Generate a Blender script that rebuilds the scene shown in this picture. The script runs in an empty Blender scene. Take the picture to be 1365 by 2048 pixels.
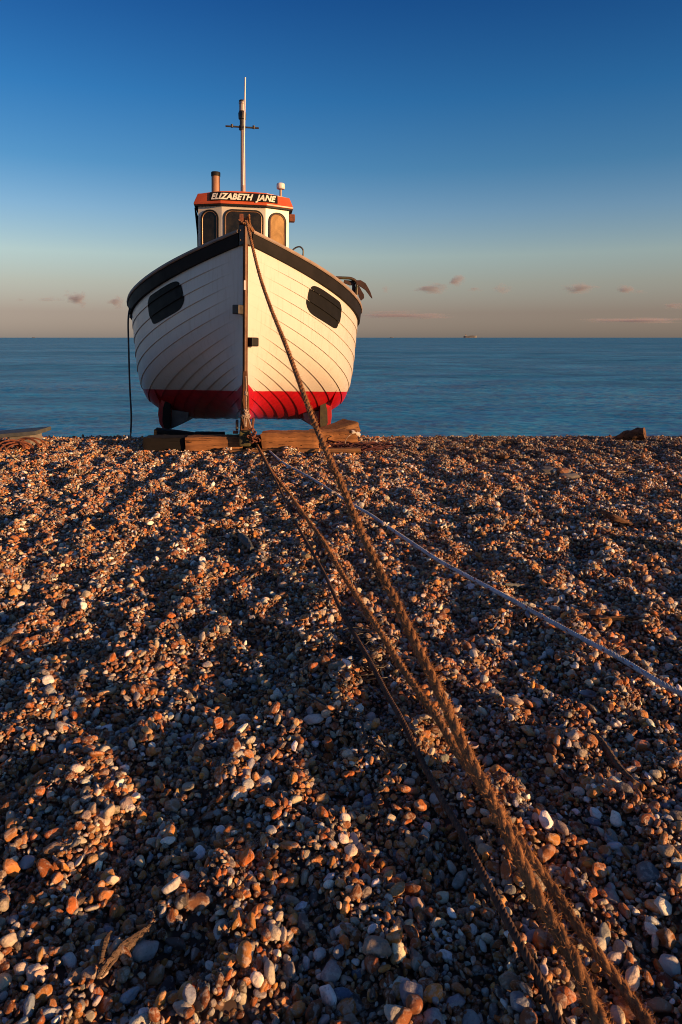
import bpy, bmesh, math, random
import numpy as np
from mathutils import Vector, Matrix
random.seed(7)
rng = np.random.default_rng(11)
C = bpy.context.scene
COL = C.collection
PI = math.pi

# ------------------------------------------------------------------ camera, sky, sun, exposure
CAM_H = 1.25
PITCH = math.radians(8.0)
FPX, CX, CY = 1365.0, 682.5, 867.0          # focal length and principal point in photo pixels (24 mm lens)
cam_d = bpy.data.cameras.new('camera')
cam = bpy.data.objects.new('camera', cam_d)
COL.objects.link(cam)
C.camera = cam
cam.location = (0, 0, CAM_H)
cam.rotation_euler = (PI / 2 - PITCH, 0, 0)
cam_d.sensor_fit = 'VERTICAL'
cam_d.sensor_height = 36
cam_d.lens = 24
cam_d.shift_y = -157 / 2048
cam_d.clip_start = 0.05
cam_d.clip_end = 60000
cam_d.dof.use_dof = True
cam_d.dof.focus_distance = 6.5
cam_d.dof.aperture_fstop = 14

SUN_AZ = math.radians(120)                   # clockwise from +Y: to the right of and behind the camera
SUN_EL = math.radians(7.8)
world = bpy.data.worlds.new('World')
C.world = world
world.use_nodes = True
wn, wl_ = world.node_tree.nodes, world.node_tree.links
bg = wn['Background']
sky = wn.new('ShaderNodeTexSky')
sky.sky_type = 'NISHITA'
sky.sun_disc = False
sky.sun_elevation = SUN_EL
sky.sun_rotation = SUN_AZ
sky.dust_density = 0.5
sky.ozone_density = 3.0
tc = wn.new('ShaderNodeTexCoord')
sep = wn.new('ShaderNodeSeparateXYZ')
wl_.new(tc.outputs['Generated'], sep.inputs[0])
mr = wn.new('ShaderNodeMapRange')
mr.inputs['From Min'].default_value = 0.0
mr.inputs['From Max'].default_value = 0.8
wl_.new(sep.outputs['Z'], mr.inputs['Value'])
ramp = wn.new('ShaderNodeValToRGB')
wl_.new(mr.outputs[0], ramp.inputs['Fac'])
# the air of this evening: tint of the clear sky by elevation
TINT = [(0, (.80, .74, 1.10)), (2, (.90, .64, .76)), (4.3, (1.30, .91, .83)), (6.5, (1.58, 1.2, 1.02)), (9.8, (1.09, 1.08, 1.13)),
        (13.1, (.56, .89, 1.08)), (18, (.27, .73, 1.07)), (24.4, (.135, .48, .89)), (32, (.33, .58, .92)), (53, (1.0, .80, .95))]
el = ramp.color_ramp.elements
for i, (deg, c) in enumerate(TINT):
    p = math.sin(math.radians(deg)) / .8
    e = el[i] if i < 2 else el.new(p)
    e.position = p
    e.color = (c[0] / 2, c[1] / 2, c[2] / 2, 1)
mul = wn.new('ShaderNodeVectorMath'); mul.operation = 'MULTIPLY'
wl_.new(sky.outputs[0], mul.inputs[0]); wl_.new(ramp.outputs[0], mul.inputs[1])
mul2 = wn.new('ShaderNodeVectorMath'); mul2.operation = 'SCALE'
mul2.inputs['Scale'].default_value = 2.0
wl_.new(mul.outputs[0], mul2.inputs[0])
wl_.new(mul2.outputs[0], bg.inputs['Color'])
bg.inputs['Strength'].default_value = 0.0836

sun_d = bpy.data.lights.new('sun', 'SUN')
sun_d.energy = 5.0
sun_d.color = (1.0, .56, .24)
sun_d.angle = math.radians(0.5)
sun = bpy.data.objects.new('sun', sun_d)
COL.objects.link(sun)
sdir = Vector((math.sin(SUN_AZ) * math.cos(SUN_EL), math.cos(SUN_AZ) * math.cos(SUN_EL), math.sin(SUN_EL)))
sun.rotation_euler = sdir.to_track_quat('Z', 'Y').to_euler()
sun.location = (20, -12, 6)
C.view_settings.view_transform = 'Standard'
C.view_settings.look = 'None'
C.view_settings.exposure = 0.75
C.view_settings.gamma = 1
C.view_settings.use_curve_mapping = False
C.cycles.filter_width = 1.0


# ------------------------------------------------------------------ helpers
def tag(o, label=None, cat=None, group=None, kind=None):
    if label: o['label'] = label
    if cat: o['category'] = cat
    if group: o['group'] = group
    if kind: o['kind'] = kind
    return o


def empty(name, loc=(0, 0, 0), rot=(0, 0, 0)):
    o = bpy.data.objects.new(name, None)
    o.location = loc
    o.rotation_euler = rot
    o.empty_display_size = .1
    COL.objects.link(o)
    return o


def build(name, verts, faces, mat, parent=None, smooth=True, mats=None):
    me = bpy.data.meshes.new(name)
    me.from_pydata([tuple(v) for v in verts], [], [tuple(f) for f in faces])
    me.validate()
    if smooth:
        me.polygons.foreach_set('use_smooth', [True] * len(me.polygons))
    me.materials.append(mat)
    me.update()
    o = bpy.data.objects.new(name, me)
    if parent: o.parent = parent
    COL.objects.link(o)
    return o


def fixn(o, sharp=None):
    bm = bmesh.new(); bm.from_mesh(o.data)
    bmesh.ops.remove_doubles(bm, verts=bm.verts, dist=1e-5)
    bmesh.ops.recalc_face_normals(bm, faces=bm.faces)
    if sharp is not None:
        for e_ in bm.edges:
            if len(e_.link_faces) == 2 and e_.calc_face_angle(0) > sharp: e_.smooth = False
    bm.to_mesh(o.data); bm.free(); o.data.update()
    return o


def at(px, py, Y):
    """world point seen at photo pixel (px,py) at world depth Y"""
    r = Vector(((px - CX) / FPX, math.cos(PITCH) + (CY - py) / FPX * math.sin(PITCH), -math.sin(PITCH) + (CY - py) / FPX * math.cos(PITCH)))
    t = Y / r.y
    return Vector((r.x * t, Y, CAM_H + r.z * t))


def on_plane(px, py, z):
    r = Vector(((px - CX) / FPX, math.cos(PITCH) + (CY - py) / FPX * math.sin(PITCH), -math.sin(PITCH) + (CY - py) / FPX * math.cos(PITCH)))
    t = (z - CAM_H) / r.z
    return Vector((r.x * t, r.y * t, z))


def to_px(x, y, z):
    dz = z - CAM_H
    d = y * math.cos(PITCH) - dz * math.sin(PITCH)
    u = y * math.sin(PITCH) + dz * math.cos(PITCH)
    return CX + FPX * x / d, CY - FPX * u / d, d


# numpy gradient noise
_perm = np.random.default_rng(3).permutation(4096)
_ga = np.random.default_rng(4).uniform(0, 2 * np.pi, 4096)


def gnoise(x, y, seed=0):
    x = np.asarray(x, float); y = np.asarray(y, float)
    xi = np.floor(x).astype(int); yi = np.floor(y).astype(int)
    xf = x - xi; yf = y - yi
    def g(ix, iy, dx, dy):
        a = _ga[_perm[(ix + 57 * seed + _perm[(iy + 131 * seed) & 4095]) & 4095]]
        return np.cos(a) * dx + np.sin(a) * dy
    u = xf * xf * xf * (xf * (xf * 6 - 15) + 10); v = yf * yf * yf * (yf * (yf * 6 - 15) + 10)
    a = g(xi, yi, xf, yf); b = g(xi + 1, yi, xf - 1, yf); c = g(xi, yi + 1, xf, yf - 1); d = g(xi + 1, yi + 1, xf - 1, yf - 1)
    return (a * (1 - u) + b * u) * (1 - v) + (c * (1 - u) + d * u) * v


_prng = np.random.default_rng(21)
PITS = []
for _ in range(420):
    PITS.append((_prng.uniform(-7, 7), _prng.uniform(.6, 9.3), _prng.uniform(0, PI), _prng.uniform(.10, .20), _prng.uniform(.06, .11), _prng.uniform(.02, .05)))


def ground(x, y, fine=True):
    x = np.asarray(x, float); y = np.asarray(y, float)
    # shingle bank falling to the sea beyond the boat, rising inland to the right
    t = np.clip((y - 7.9) / 1.6, 0, 1)
    fall = np.where(y > 7.9, -.5 * .22 * 1.6 * t * t - .22 * np.clip(y - 9.5, 0, None), 0.0)
    z = np.clip(fall, -5, 0)
    amp = np.clip(1.25 - np.clip(y - 6.9, 0, 2) * .42, .3, 1)
    xx = x * .99 + y * .14; yy = -x * .14 + y * .99      # furrows run up the beach to the boat
    n = gnoise(xx * 2.7, yy * 1.0, 9) * .026 + gnoise(xx * 5.6, yy * 2.4, 2) * .058 + gnoise(xx * 11, yy * 7.5, 5) * .042
    n += gnoise(x * .45, y * .4, 3) * .025
    if fine:
        pit = np.zeros_like(z)
        for px_, py_, a, l, w, d in PITS:
            dx = x - px_; dy = y - py_
            m = (np.abs(dx) < .5) & (np.abs(dy) < .5)
            if not m.any(): continue
            ux = (dx[m] * math.cos(a) + dy[m] * math.sin(a)) / l; uy = (-dx[m] * math.sin(a) + dy[m] * math.cos(a)) / w
            r2 = ux * ux + uy * uy
            pit[m] += d * (-np.exp(-r2 * 1.3) + .45 * np.exp(-(np.sqrt(r2) - 1.55) ** 2 * 5))
        n = n + pit
    return z + n * amp


def gz(x, y):
    return float(ground(np.array([x]), np.array([y]))[0])


# ------------------------------------------------------------------ materials
class NT:
    def __init__(self, name):
        self.m = bpy.data.materials.new(name); self.m.use_nodes = True
        self.t = self.m.node_tree; self.n = self.t.nodes; self.l = self.t.links
        self.b = self.n['Principled BSDF']

    def add(self, kind, **kw):
        n = self.n.new(kind)
        for k, v in kw.items():
            if k.startswith('i_'):
                key = k[2:].replace('_', ' ')
                n.inputs[key if key in n.inputs else int(key)].default_value = v
            else: setattr(n, k, v)
        return n

    def link(self, a, b): self.l.new(a, b)

    def noise(self, scale=5, detail=4, rough=.55, vec=None, dist=0, d4=None):
        n = self.add('ShaderNodeTexNoise')
        if d4 is not None:
            n.noise_dimensions = '4D'; self.link(d4, n.inputs['W'])
        n.inputs['Scale'].default_value = scale; n.inputs['Detail'].default_value = detail
        n.inputs['Roughness'].default_value = rough; n.inputs['Distortion'].default_value = dist
        if vec is not None: self.link(vec, n.inputs['Vector'])
        return n.outputs[0]

    def map(self, vec, scale=(1, 1, 1), rot=(0, 0, 0), loc=(0, 0, 0)):
        n = self.add('ShaderNodeMapping')
        n.inputs['Scale'].default_value = scale; n.inputs['Rotation'].default_value = rot; n.inputs['Location'].default_value = loc
        self.link(vec, n.inputs['Vector']); return n.outputs[0]

    def ramp(self, fac, stops):
        n = self.add('ShaderNodeValToRGB'); self.link(fac, n.inputs[0])
        e = n.color_ramp.elements
        for i, (p, c) in enumerate(stops):
            x = e[i] if i < 2 else e.new(p)
            x.position = p; x.color = (c, c, c, 1) if isinstance(c, (int, float)) else (*c, 1)
        return n.outputs[0]

    def mix(self, fac, a, b, mode='MIX'):
        n = self.add('ShaderNodeMix', data_type='RGBA', blend_type=mode)
        for q, v in ((0, fac), (6, a), (7, b)):
            s = n.inputs[q]
            if hasattr(v, 'links'): self.link(v, s)
            elif isinstance(v, (int, float)): s.default_value = v if q == 0 else (v, v, v, 1)
            else: s.default_value = (*v, 1)
        return n.outputs[2]

    def math(self, op, a, b=None, clamp=False):
        n = self.add('ShaderNodeMath', operation=op); n.use_clamp = clamp
        for i, v in enumerate((a, b)):
            if v is None: continue
            if isinstance(v, (int, float)): n.inputs[i].default_value = v
            else: self.link(v, n.inputs[i])
        return n.outputs[0]

    def bump(self, h, strength=.3, dist=.01):
        n = self.add('ShaderNodeBump'); n.inputs['Strength'].default_value = strength; n.inputs['Distance'].default_value = dist
        self.link(h, n.inputs['Height']); self.link(n.outputs[0], self.b.inputs['Normal']); return n

    def obj(self):
        return self.add('ShaderNodeTexCoord').outputs['Object']

    def col(self, v):
        if hasattr(v, 'links'): self.link(v, self.b.inputs['Base Color'])
        else: self.b.inputs['Base Color'].default_value = (*v, 1)

    def rough(self, v):
        if hasattr(v, 'links'): self.link(v, self.b.inputs['Roughness'])
        else: self.b.inputs['Roughness'].default_value = v


def worn(name, base, dark=None, scale=8, rough=.5, bump=.15, metal=0, stretch=(1, 1, 1), spread=(.35, .7), bdist=.004, spec=.5):
    t = NT(name)
    v = t.map(t.obj(), stretch)
    n1 = t.noise(scale, 6, .6, v)
    n2 = t.noise(scale * 6, 4, .6, v)
    dark = dark or tuple(c * .55 for c in base)
    t.col(t.mix(t.ramp(n1, [(spread[0], 0.0), (spread[1], 1.0)]), dark, base))
    t.rough(t.math('ADD', t.math('MULTIPLY', n1, .3), rough - .15))
    t.b.inputs['Metallic'].default_value = metal
    t.b.inputs['Specular IOR Level'].default_value = spec
    t.bump(t.math('ADD', n1, t.math('MULTIPLY', n2, .5)), bump, bdist)
    return t.m


def wood(name, base, dark, axis=0, scale=1.0, cracks=True):
    t = NT(name)
    st = [14, 14, 14]; st[axis] = 1.2
    v = t.map(t.obj(), tuple(s * scale for s in st))
    g = t.noise(2.2, 8, .62, v, .35)
    big = t.noise(3, 4, .55, t.obj())
    c = t.mix(t.ramp(g, [(.32, 0.0), (.66, 1.0)]), dark, base)
    c = t.mix(t.ramp(big, [(.40, 0.0), (.72, .55)]), c, tuple(x * .45 for x in dark))
    st2 = [26, 26, 26]; st2[axis] = .9
    cr = t.noise(2.0, 3, .5, t.map(t.obj(), tuple(s * scale for s in st2)), .8)
    crm = t.ramp(cr, [(.0, 0.0), (.36, 0.0), (.40, 1.0)]) if cracks else None
    if cracks: c = t.mix(crm, tuple(x * .25 for x in dark), c)
    t.col(c); t.rough(.85)
    t.b.inputs['Specular IOR Level'].default_value = .25
    hh = t.math('ADD', t.math('MULTIPLY', g, .6), t.math('MULTIPLY', crm, 1.0) if cracks else t.noise(40, 2))
    t.bump(hh, .7, .006)
    return t.m


M = {}
M['white_wall'] = worn('white_wall_paint', (.54, .50, .45), (.46, .43, .38), 3, .38, .05)
M['black_rubber'] = worn('black_rubber', (.014, .013, .013), (.008, .008, .008), 5, .6, .2, spec=.2)
M['black_band'] = worn('black_band_paint', (.010, .009, .009), (.017, .014, .013), 4, .65, .15, spec=.12)
M['rail'] = worn('weathered_rail', (.30, .22, .17), (.20, .15, .12), 9, .6, .3, stretch=(1, .3, 1))
M['dark_metal'] = worn('dark_metal', (.055, .045, .04), (.03, .025, .022), 20, .5, .3, metal=.3)
M['orange'] = worn('orange_red_paint', (.52, .095, .022), (.40, .065, .018), 4, .42, .08)
M['black_board'] = worn('black_board_paint', (.010, .009, .009), None, 5, .55, .05, spec=.2)
M['panel_black'] = worn('panel_black_paint', (.006, .006, .006), (.010, .009, .008), 12, .65, .15, spec=.12)
M['letter'] = worn('cream_letter_paint', (.80, .74, .62), (.68, .62, .52), 14, .5, .05)
M['stem_wood'] = wood('varnished_stem_wood', (.17, .07, .030), (.06, .026, .014), 2)
M['timber'] = wood('old_timber', (.40, .175, .062), (.17, .072, .030), 0)
M['timber_dark'] = wood('tarred_shaded_timber', (.012, .009, .008), (.006, .005, .005), 0)  # tar, with the shade on these timbers also put into the colour
M['timber_mid'] = wood('brown_plank_wood', (.27, .135, .055), (.12, .055, .028), 0)
M['log'] = wood('driftwood_log_wood', (.17, .085, .045), (.05, .026, .016), 0)
M['drift'] = wood('driftwood_grey', (.22, .14, .09), (.07, .045, .03), 0, 5.0)
M['pipe'] = worn('rusty_exhaust_pipe', (.34, .17, .095), (.23, .11, .06), 6, .6, .2)
M['mast'] = worn('mast_paint', (.42, .30, .25), (.26, .18, .15), 7, .5, .15, stretch=(1, 1, .3))
M['whip'] = worn('white_fibreglass', (.75, .66, .64), (.62, .52, .5), 5, .4, .05)
M['rust'] = worn('rusty_iron', (.22, .062, .024), (.075, .024, .014), 30, .8, .7, bdist=.006)
M['green'] = worn('green_painted_pipe', (.045, .055, .016), (.06, .028, .014), 14, .5, .2)
M['anchor_red'] = worn('rusty_anchor_iron', (.045, .012, .009), (.018, .007, .006), 24, .7, .5)
M['moss'] = worn('mossy_iron', (.075, .07, .018), (.03, .022, .012), 18, .85, .6)
M['trim'] = worn('brass_trim', (.36, .20, .11), (.22, .12, .07), 10, .4, .1, metal=.2)
M['moss_dark'] = worn('dark_mossy_plate', (.05, .045, .018), (.022, .016, .010), 14, .8, .4)
M['grey_slab'] = worn('grey_slab', (.075, .080, .085), (.045, .05, .05), 9, .7, .4)
M['grey_block'] = worn('grey_block', (.19, .17, .155), (.11, .10, .095), 8, .85, .3)
M['hose'] = worn('black_hose', (.03, .022, .018), None, 9, .5, .1)
M['hose_end'] = worn('brown_scrap_sunlit_hose', (.24, .10, .05), None, 30, .8, .4)  # plain brown for scrap; paints orange sunlight on the hose tail
M['plastic'] = worn('pale_plastic', (.62, .58, .5), (.4, .37, .33), 9, .4, .1)
M['net'] = worn('dark_red_net', (.10, .022, .02), (.04, .012, .012), 30, .9, .6)


def hull_paint():
    t = NT('hull_paint_white_over_red')
    o = t.obj()
    s = t.add('ShaderNodeSeparateXYZ'); t.link(o, s.inputs[0])
    ab = t.math('ABSOLUTE', s.outputs['X'])
    wl = t.math('SUBTRACT', .67, t.math('MULTIPLY', s.outputs['Y'], .073))
    rise = t.math('MULTIPLY', t.math('SUBTRACT', .095, ab), 1.25)
    rise = t.math('MAXIMUM', rise, 0.0)
    wob = t.math('MULTIPLY', t.math('SUBTRACT', t.noise(7, 2, .5, o), .5), .008)
    lvl = t.math('ADD', t.math('ADD', wl, rise), wob)
    d = t.math('SUBTRACT', s.outputs['Z'], lvl)
    mask = t.add('ShaderNodeMapRange'); mask.inputs['From Min'].default_value = -.002; mask.inputs['From Max'].default_value = .002
    t.link(d, mask.inputs['Value'])
    # white, with dull chalky patches and rust-coloured weeping
    n1 = t.noise(2.3, 6, .6, o)
    streak = t.noise(3.0, 5, .6, t.map(o, (9, 9, .9)))
    white = t.mix(t.ramp(n1, [(.35, 0.0), (.75, .45)]), (.58, .54, .49), (.48, .45, .41))
    white = t.mix(t.ramp(streak, [(.52, 0.0), (.78, .45)]), white, (.36, .27, .19))
    n2 = t.noise(11, 6, .65, o)
    red = t.mix(t.ramp(n2, [(.42, 0.0), (.74, .75)]), (.48, .003, .009), (.24, .005, .010))
    low = t.add('ShaderNodeMapRange'); low.inputs['From Min'].default_value = .16; low.inputs['From Max'].default_value = .02
    t.link(t.math('ADD', s.outputs['Z'], t.math('MULTIPLY', t.noise(6, 5, .6, o), .14)), low.inputs['Value'])
    scuff = t.math('MULTIPLY', low.outputs[0], t.ramp(t.noise(4, 6, .7, t.map(o, (3, 1, 6))), [(.3, 0.2), (.6, 1.0)]))
    red = t.mix(scuff, red, (.07, .028, .022))
    t.col(t.mix(mask.outputs[0], red, white))
    t.rough(t.math('ADD', t.math('MULTIPLY', n1, .25), .28))
    t.b.inputs['Coat Weight'].default_value = .12
    t.bump(t.math('ADD', t.noise(26, 5, .6, o), t.math('MULTIPLY', t.noise(3, 3, .5, t.map(o, (1, .35, 1))), 3)), .10, .006)
    return t.m


M['hull'] = hull_paint()
_t = NT('antifouled_keel')
_n = _t.noise(9, 6, .65, _t.obj())
_t.col(_t.mix(_t.ramp(_n, [(.4, 0.0), (.75, .8)]), (.32, .004, .007), (.09, .008, .008))); _t.rough(.5); _t.bump(_n, .2, .006)
M['red'] = _t.m
M['keel_pale'] = worn('pale_scraped_keel', (.22, .20, .21), (.11, .10, .11), 7, .55, .2)

_t = NT('window_glass_dusty')
_o = _t.obj()
_n = _t.noise(5, 6, .65, _o)
_n2 = _t.noise(16, 4, .7, _t.map(_o, (1, 1, .35)))
_t.col(_t.mix(_t.ramp(_n, [(.40, 0.0), (.75, 1.0)]), (.008, .007, .006), (.035, .026, .016)))
_t.b.inputs['IOR'].default_value = 1.52; _t.b.inputs['Specular IOR Level'].default_value = .22
_t.rough(_t.math('ADD', _t.math('MULTIPLY', _n2, .22), .05))
_t.bump(_n, .10, .02)
M['glass'] = _t.m
_t = NT('salted_glass_sun_glow')
_o = _t.obj()
_n = _t.noise(5.5, 7, .68, _o, .6)
_t.col(_t.mix(_t.ramp(_n, [(.35, 0.0), (.70, 1.0)]), (.20, .12, .055), (.40, .25, .11)))  # golden sunset reflection painted into the colour of the salty pane
_t.b.inputs['IOR'].default_value = 1.2; _t.b.inputs['Specular IOR Level'].default_value = .25
_t.rough(.6); _t.bump(_n, .08, .02)
M['glass_salt_glow'] = _t.m

_t = NT('clear_lantern'); _t.col((.33, .28, .27)); _t.rough(.3); M['lantern'] = _t.m


def rope_mat(name, a, b, fleck=None, scale=60):
    t = NT(name)
    o = t.obj()
    n = t.noise(scale, 5, .7, o)
    n2 = t.noise(6, 3, .6, o)
    c = t.mix(t.ramp(n, [(.35, 0.0), (.68, 1.0)]), b, a)
    c = t.mix(t.ramp(n2, [(.45, 0.0), (.7, .6)]), c, tuple(x * .5 for x in b))
    if fleck:
        f = t.noise(85, 2, .5, t.map(o, (1, .25, 1)))
        c = t.mix(t.ramp(f, [(.60, 0.0), (.66, 1.0)]), c, fleck)
    t.col(c); t.rough(.9); t.b.inputs['Specular IOR Level'].default_value = .15
    t.bump(n, .8, .003)
    return t.m


M['rope_brown'] = rope_mat('hemp_rope', (.38, .18, .075), (.12, .058, .030))
M['rope_dark'] = rope_mat('wire_rope', (.15, .085, .06), (.05, .03, .024))
M['rope_blue'] = rope_mat('pale_blue_rope', (.60, .62, .68), (.34, .36, .40), (.30, .06, .04))
M['rope_white'] = rope_mat('dirty_white_cord', (.46, .36, .29), (.22, .16, .13))
M['fuzz'] = rope_mat('hemp_fibre', (.46, .215, .085), (.36, .17, .07))


def pebble_mat():
    t = NT('beach_pebble')
    at_ = t.add('ShaderNodeAttribute'); at_.attribute_type = 'INSTANCER'; at_.attribute_name = 'col'
    oi = t.add('ShaderNodeObjectInfo')
    w = t.math('MULTIPLY', oi.outputs['Random'], 50.0)
    o = t.obj()
    n = t.noise(1.3, 6, .65, o, .7, w)
    n2 = t.noise(5.5, 5, .7, o, .2, w)
    n3 = t.noise(.8, 2, .5, o, .0, w)
    base = at_.outputs['Color']
    pale = t.mix(.60, base, (.55, .50, .43))
    darkc = t.mix(.65, base, (.030, .022, .018))
    c = t.mix(t.ramp(n, [(.50, 0.0), (.57, .75)]), base, pale)
    c = t.mix(t.ramp(n2, [(.54, 0.0), (.68, .8)]), c, darkc)
    c = t.mix(t.ramp(n3, [(.45, 0.0), (.62, .35)]), c, t.mix(.5, base, (.26, .10, .035)))
    t.col(c)
    t.rough(t.math('ADD', t.math('MULTIPLY', oi.outputs['Random'], .30), .38))
    t.b.inputs['Specular IOR Level'].default_value = .32
    t.bump(t.math('ADD', n, t.math('MULTIPLY', n2, .35)), .35, .12)
    return t.m


M['pebble'] = pebble_mat()

_t = NT('shingle_ground')
_o = _t.obj()
_v = _t.add('ShaderNodeTexVoronoi'); _v.inputs['Scale'].default_value = 38; _t.link(_o, _v.inputs['Vector'])
_c = _t.ramp(_v.outputs['Distance'], [(0.0, 1.0), (.55, 0.0)])
_h = _t.add('ShaderNodeSeparateColor'); _t.link(_v.outputs['Color'], _h.inputs[0])
_cc = _t.ramp(_h.outputs[0], [(0, (.24, .10, .04)), (.35, (.42, .18, .07)), (.6, (.22, .19, .16)), (.8, (.50, .28, .12)), (.93, (.66, .58, .48))])
_t.col(_t.mix(_c, (.05, .028, .02), _cc)); _t.rough(.8); _t.bump(_c, 1.0, .02)
M['ground'] = _t.m


def sea_mat():
    t = NT('sea_water')
    geo = t.add('ShaderNodeNewGeometry')
    pos = geo.outputs['Position']
    big = t.ramp(t.noise(.030, 11, .72, t.map(pos, (.35, 1.5, 1))), [(.40, .25), (.62, 1.0)])
    acc = None
    for sc_, mp, amp, det in ((.8, (.8, 1.4, 1), .34, 3), (3.2, (.9, 1.25, 1), 1.35, 5), (.15, (.6, 1.5, 1), .12, 3)):
        nz = t.add('ShaderNodeTexNoise'); nz.inputs['Scale'].default_value = sc_; nz.inputs['Detail'].default_value = det; nz.inputs['Roughness'].default_value = .6
        t.link(t.map(pos, mp, (0, 0, .15)), nz.inputs['Vector'])
        v = t.add('ShaderNodeVectorMath', operation='SUBTRACT'); v.inputs[1].default_value = (.5, .5, .5); t.link(nz.outputs['Color'], v.inputs[0])
        m = t.add('ShaderNodeVectorMath', operation='MULTIPLY'); m.inputs[1].default_value = (amp * .7, amp * 1.25, 0); t.link(v.outputs[0], m.inputs[0])
        if acc is None: acc = m.outputs[0]
        else:
            a = t.add('ShaderNodeVectorMath', operation='ADD'); t.link(acc, a.inputs[0]); t.link(m.outputs[0], a.inputs[1]); acc = a.outputs[0]
    sc2 = t.add('ShaderNodeVectorMath', operation='SCALE'); t.link(acc, sc2.inputs[0]); t.link(big, sc2.inputs['Scale'])
    a = t.add('ShaderNodeVectorMath', operation='ADD'); t.link(sc2.outputs[0], a.inputs[0]); t.link(geo.outputs['Normal'], a.inputs[1])
    nn = t.add('ShaderNodeVectorMath', operation='NORMALIZE'); t.link(a.outputs[0], nn.inputs[0])
    t.n.remove(t.b)
    dif = t.add('ShaderNodeBsdfDiffuse'); dif.inputs['Color'].default_value = (.030, .225, .370, 1)
    glo = t.add('ShaderNodeBsdfGlossy'); glo.inputs['Roughness'].default_value = .18; glo.inputs['Color'].default_value = (1, 1, 1, 1)
    t.link(nn.outputs[0], glo.inputs['Normal']); t.link(nn.outputs[0], dif.inputs['Normal'])
    tex = t.ramp(t.noise(.16, 12, .80, t.map(pos, (.7, 1.5, 1), loc=(31, 7, 0))), [(.42, (.018, .160, .290)), (.58, (.056, .315, .500))])
    t.link(tex, dif.inputs['Color'])
    fr = t.add('ShaderNodeFresnel'); fr.inputs['IOR'].default_value = 1.33; t.link(nn.outputs[0], fr.inputs['Normal'])
    mx = t.add('ShaderNodeMixShader')
    t.link(t.math('MINIMUM', t.math('MULTIPLY', fr.outputs[0], .75), t.math('MULTIPLY', big, .24)), mx.inputs[0])
    t.link(dif.outputs[0], mx.inputs[1]); t.link(glo.outputs[0], mx.inputs[2])
    t.link(mx.outputs[0], t.n['Material Output'].inputs['Surface'])
    return t.m


M['sea'] = sea_mat()

# ------------------------------------------------------------------ the beach
def axis(lo, hi, a, b, step, growth=1.25):
    core = list(np.arange(a, b + 1e-6, step))
    up = []; s = step; x = core[-1]
    while x < hi:
        s *= growth; x = min(x + s, hi); up.append(x)
    dn = []; s = step; x = core[0]
    while x > lo:
        s *= growth; x = max(x - s, lo); dn.append(x)
    return np.array(dn[::-1] + core + up)


ax, ay = axis(-300, 300, -7.4, 7.4, .045), axis(-30, 60, .4, 10.6, .045)
gx, gy = np.meshgrid(ax, ay)
zz = ground(gx, gy)
nx, ny = len(ax), len(ay)
verts = np.stack([gx, gy, zz - .008], -1).reshape(-1, 3)
idx = np.arange(nx * ny).reshape(ny, nx)
quads = np.stack([idx[:-1, :-1], idx[:-1, 1:], idx[1:, 1:], idx[1:, :-1]], -1).reshape(-1, 4)


def fast_mesh(name, verts, quads, mat, parent=None, smooth=True):
    me = bpy.data.meshes.new(name)
    me.vertices.add(len(verts)); me.vertices.foreach_set('co', np.asarray(verts, np.float32).ravel())
    k = quads.shape[1]
    me.loops.add(quads.size); me.loops.foreach_set('vertex_index', quads.astype(np.int32).ravel())
    me.polygons.add(len(quads))
    me.polygons.foreach_set('loop_start', np.arange(0, quads.size, k, dtype=np.int32))
    me.polygons.foreach_set('loop_total', np.full(len(quads), k, np.int32))
    me.update(calc_edges=True); me.validate()
    if smooth: me.polygons.foreach_set('use_smooth', np.ones(len(quads), bool))
    me.materials.append(mat)
    o = bpy.data.objects.new(name, me)
    if parent: o.parent = parent
    COL.objects.link(o)
    return o


beach = fast_mesh('beach', verts, quads, M['ground'])
tag(beach, 'shingle beach of brown, grey and white pebbles falling to the sea', kind='structure')

# pebble shapes, shared by all pebbles
NVAR = 18
hidden = bpy.data.collections.new('pebble_shapes')
pebble_meshes = []


def pebble_mesh(i, sub):
    r = np.random.default_rng(100 + i)
    bm = bmesh.new()
    bmesh.ops.create_icosphere(bm, subdivisions=sub, radius=1)
    A = [r.normal(size=3) for _ in range(7)]
    ph = r.uniform(0, 6, 7)
    flats = [(lambda v: v / np.linalg.norm(v))(r.normal(size=3)) for _ in range(r.integers(4, 10))]
    cut = r.uniform(.60, .92, len(flats))
    ang = r.random() < .6
    e = (1, r.uniform(.52, .92), r.uniform(.36, .68))
    for v in bm.verts:
        p = np.array(v.co)
        k = 1 + sum(.055 * math.sin(2.1 * np.dot(a, p) + f) for a, f in zip(A, ph))
        q = p * k
        for f, c in zip(flats, cut):
            d = np.dot(q, f)
            if d > c: q = q - f * (d - c) * (.92 if ang else .6)
        k2 = 1 + .018 * math.sin(9 * p[0] + ph[0]) * math.sin(8 * p[1] + ph[1]) + .014 * math.sin(15 * p[2] + 11 * p[0] + ph[2])
        v.co = Vector((q[0] * e[0] * k2, q[1] * e[1] * k2, q[2] * e[2] * k2))
    me = bpy.data.meshes.new('pebble_shape')
    bm.to_mesh(me); bm.free()
    me.polygons.foreach_set('use_smooth', [True] * len(me.polygons))
    me.materials.append(M['pebble'])
    return me


for i in range(NVAR):
    me = pebble_mesh(i, 3)
    pebble_meshes.append(me)
    o = bpy.data.objects.new('pebble_shape', me); hidden.objects.link(o)

PAL = np.array([(.36, .120, .034), (.50, .185, .050), (.22, .070, .024), (.64, .26, .055), (.46, .125, .024), (.54, .30, .12),
                (.085, .070, .064), (.25, .215, .185), (.21, .23, .285), (.38, .34, .30), (.68, .56, .41), (.82, .77, .70), (.52, .40, .28)])
PW = np.array([17, 14, 16, 9, 10, 7, 8, 4, 4, 6, 10, 11, 6], float); PW /= PW.sum()


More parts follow.
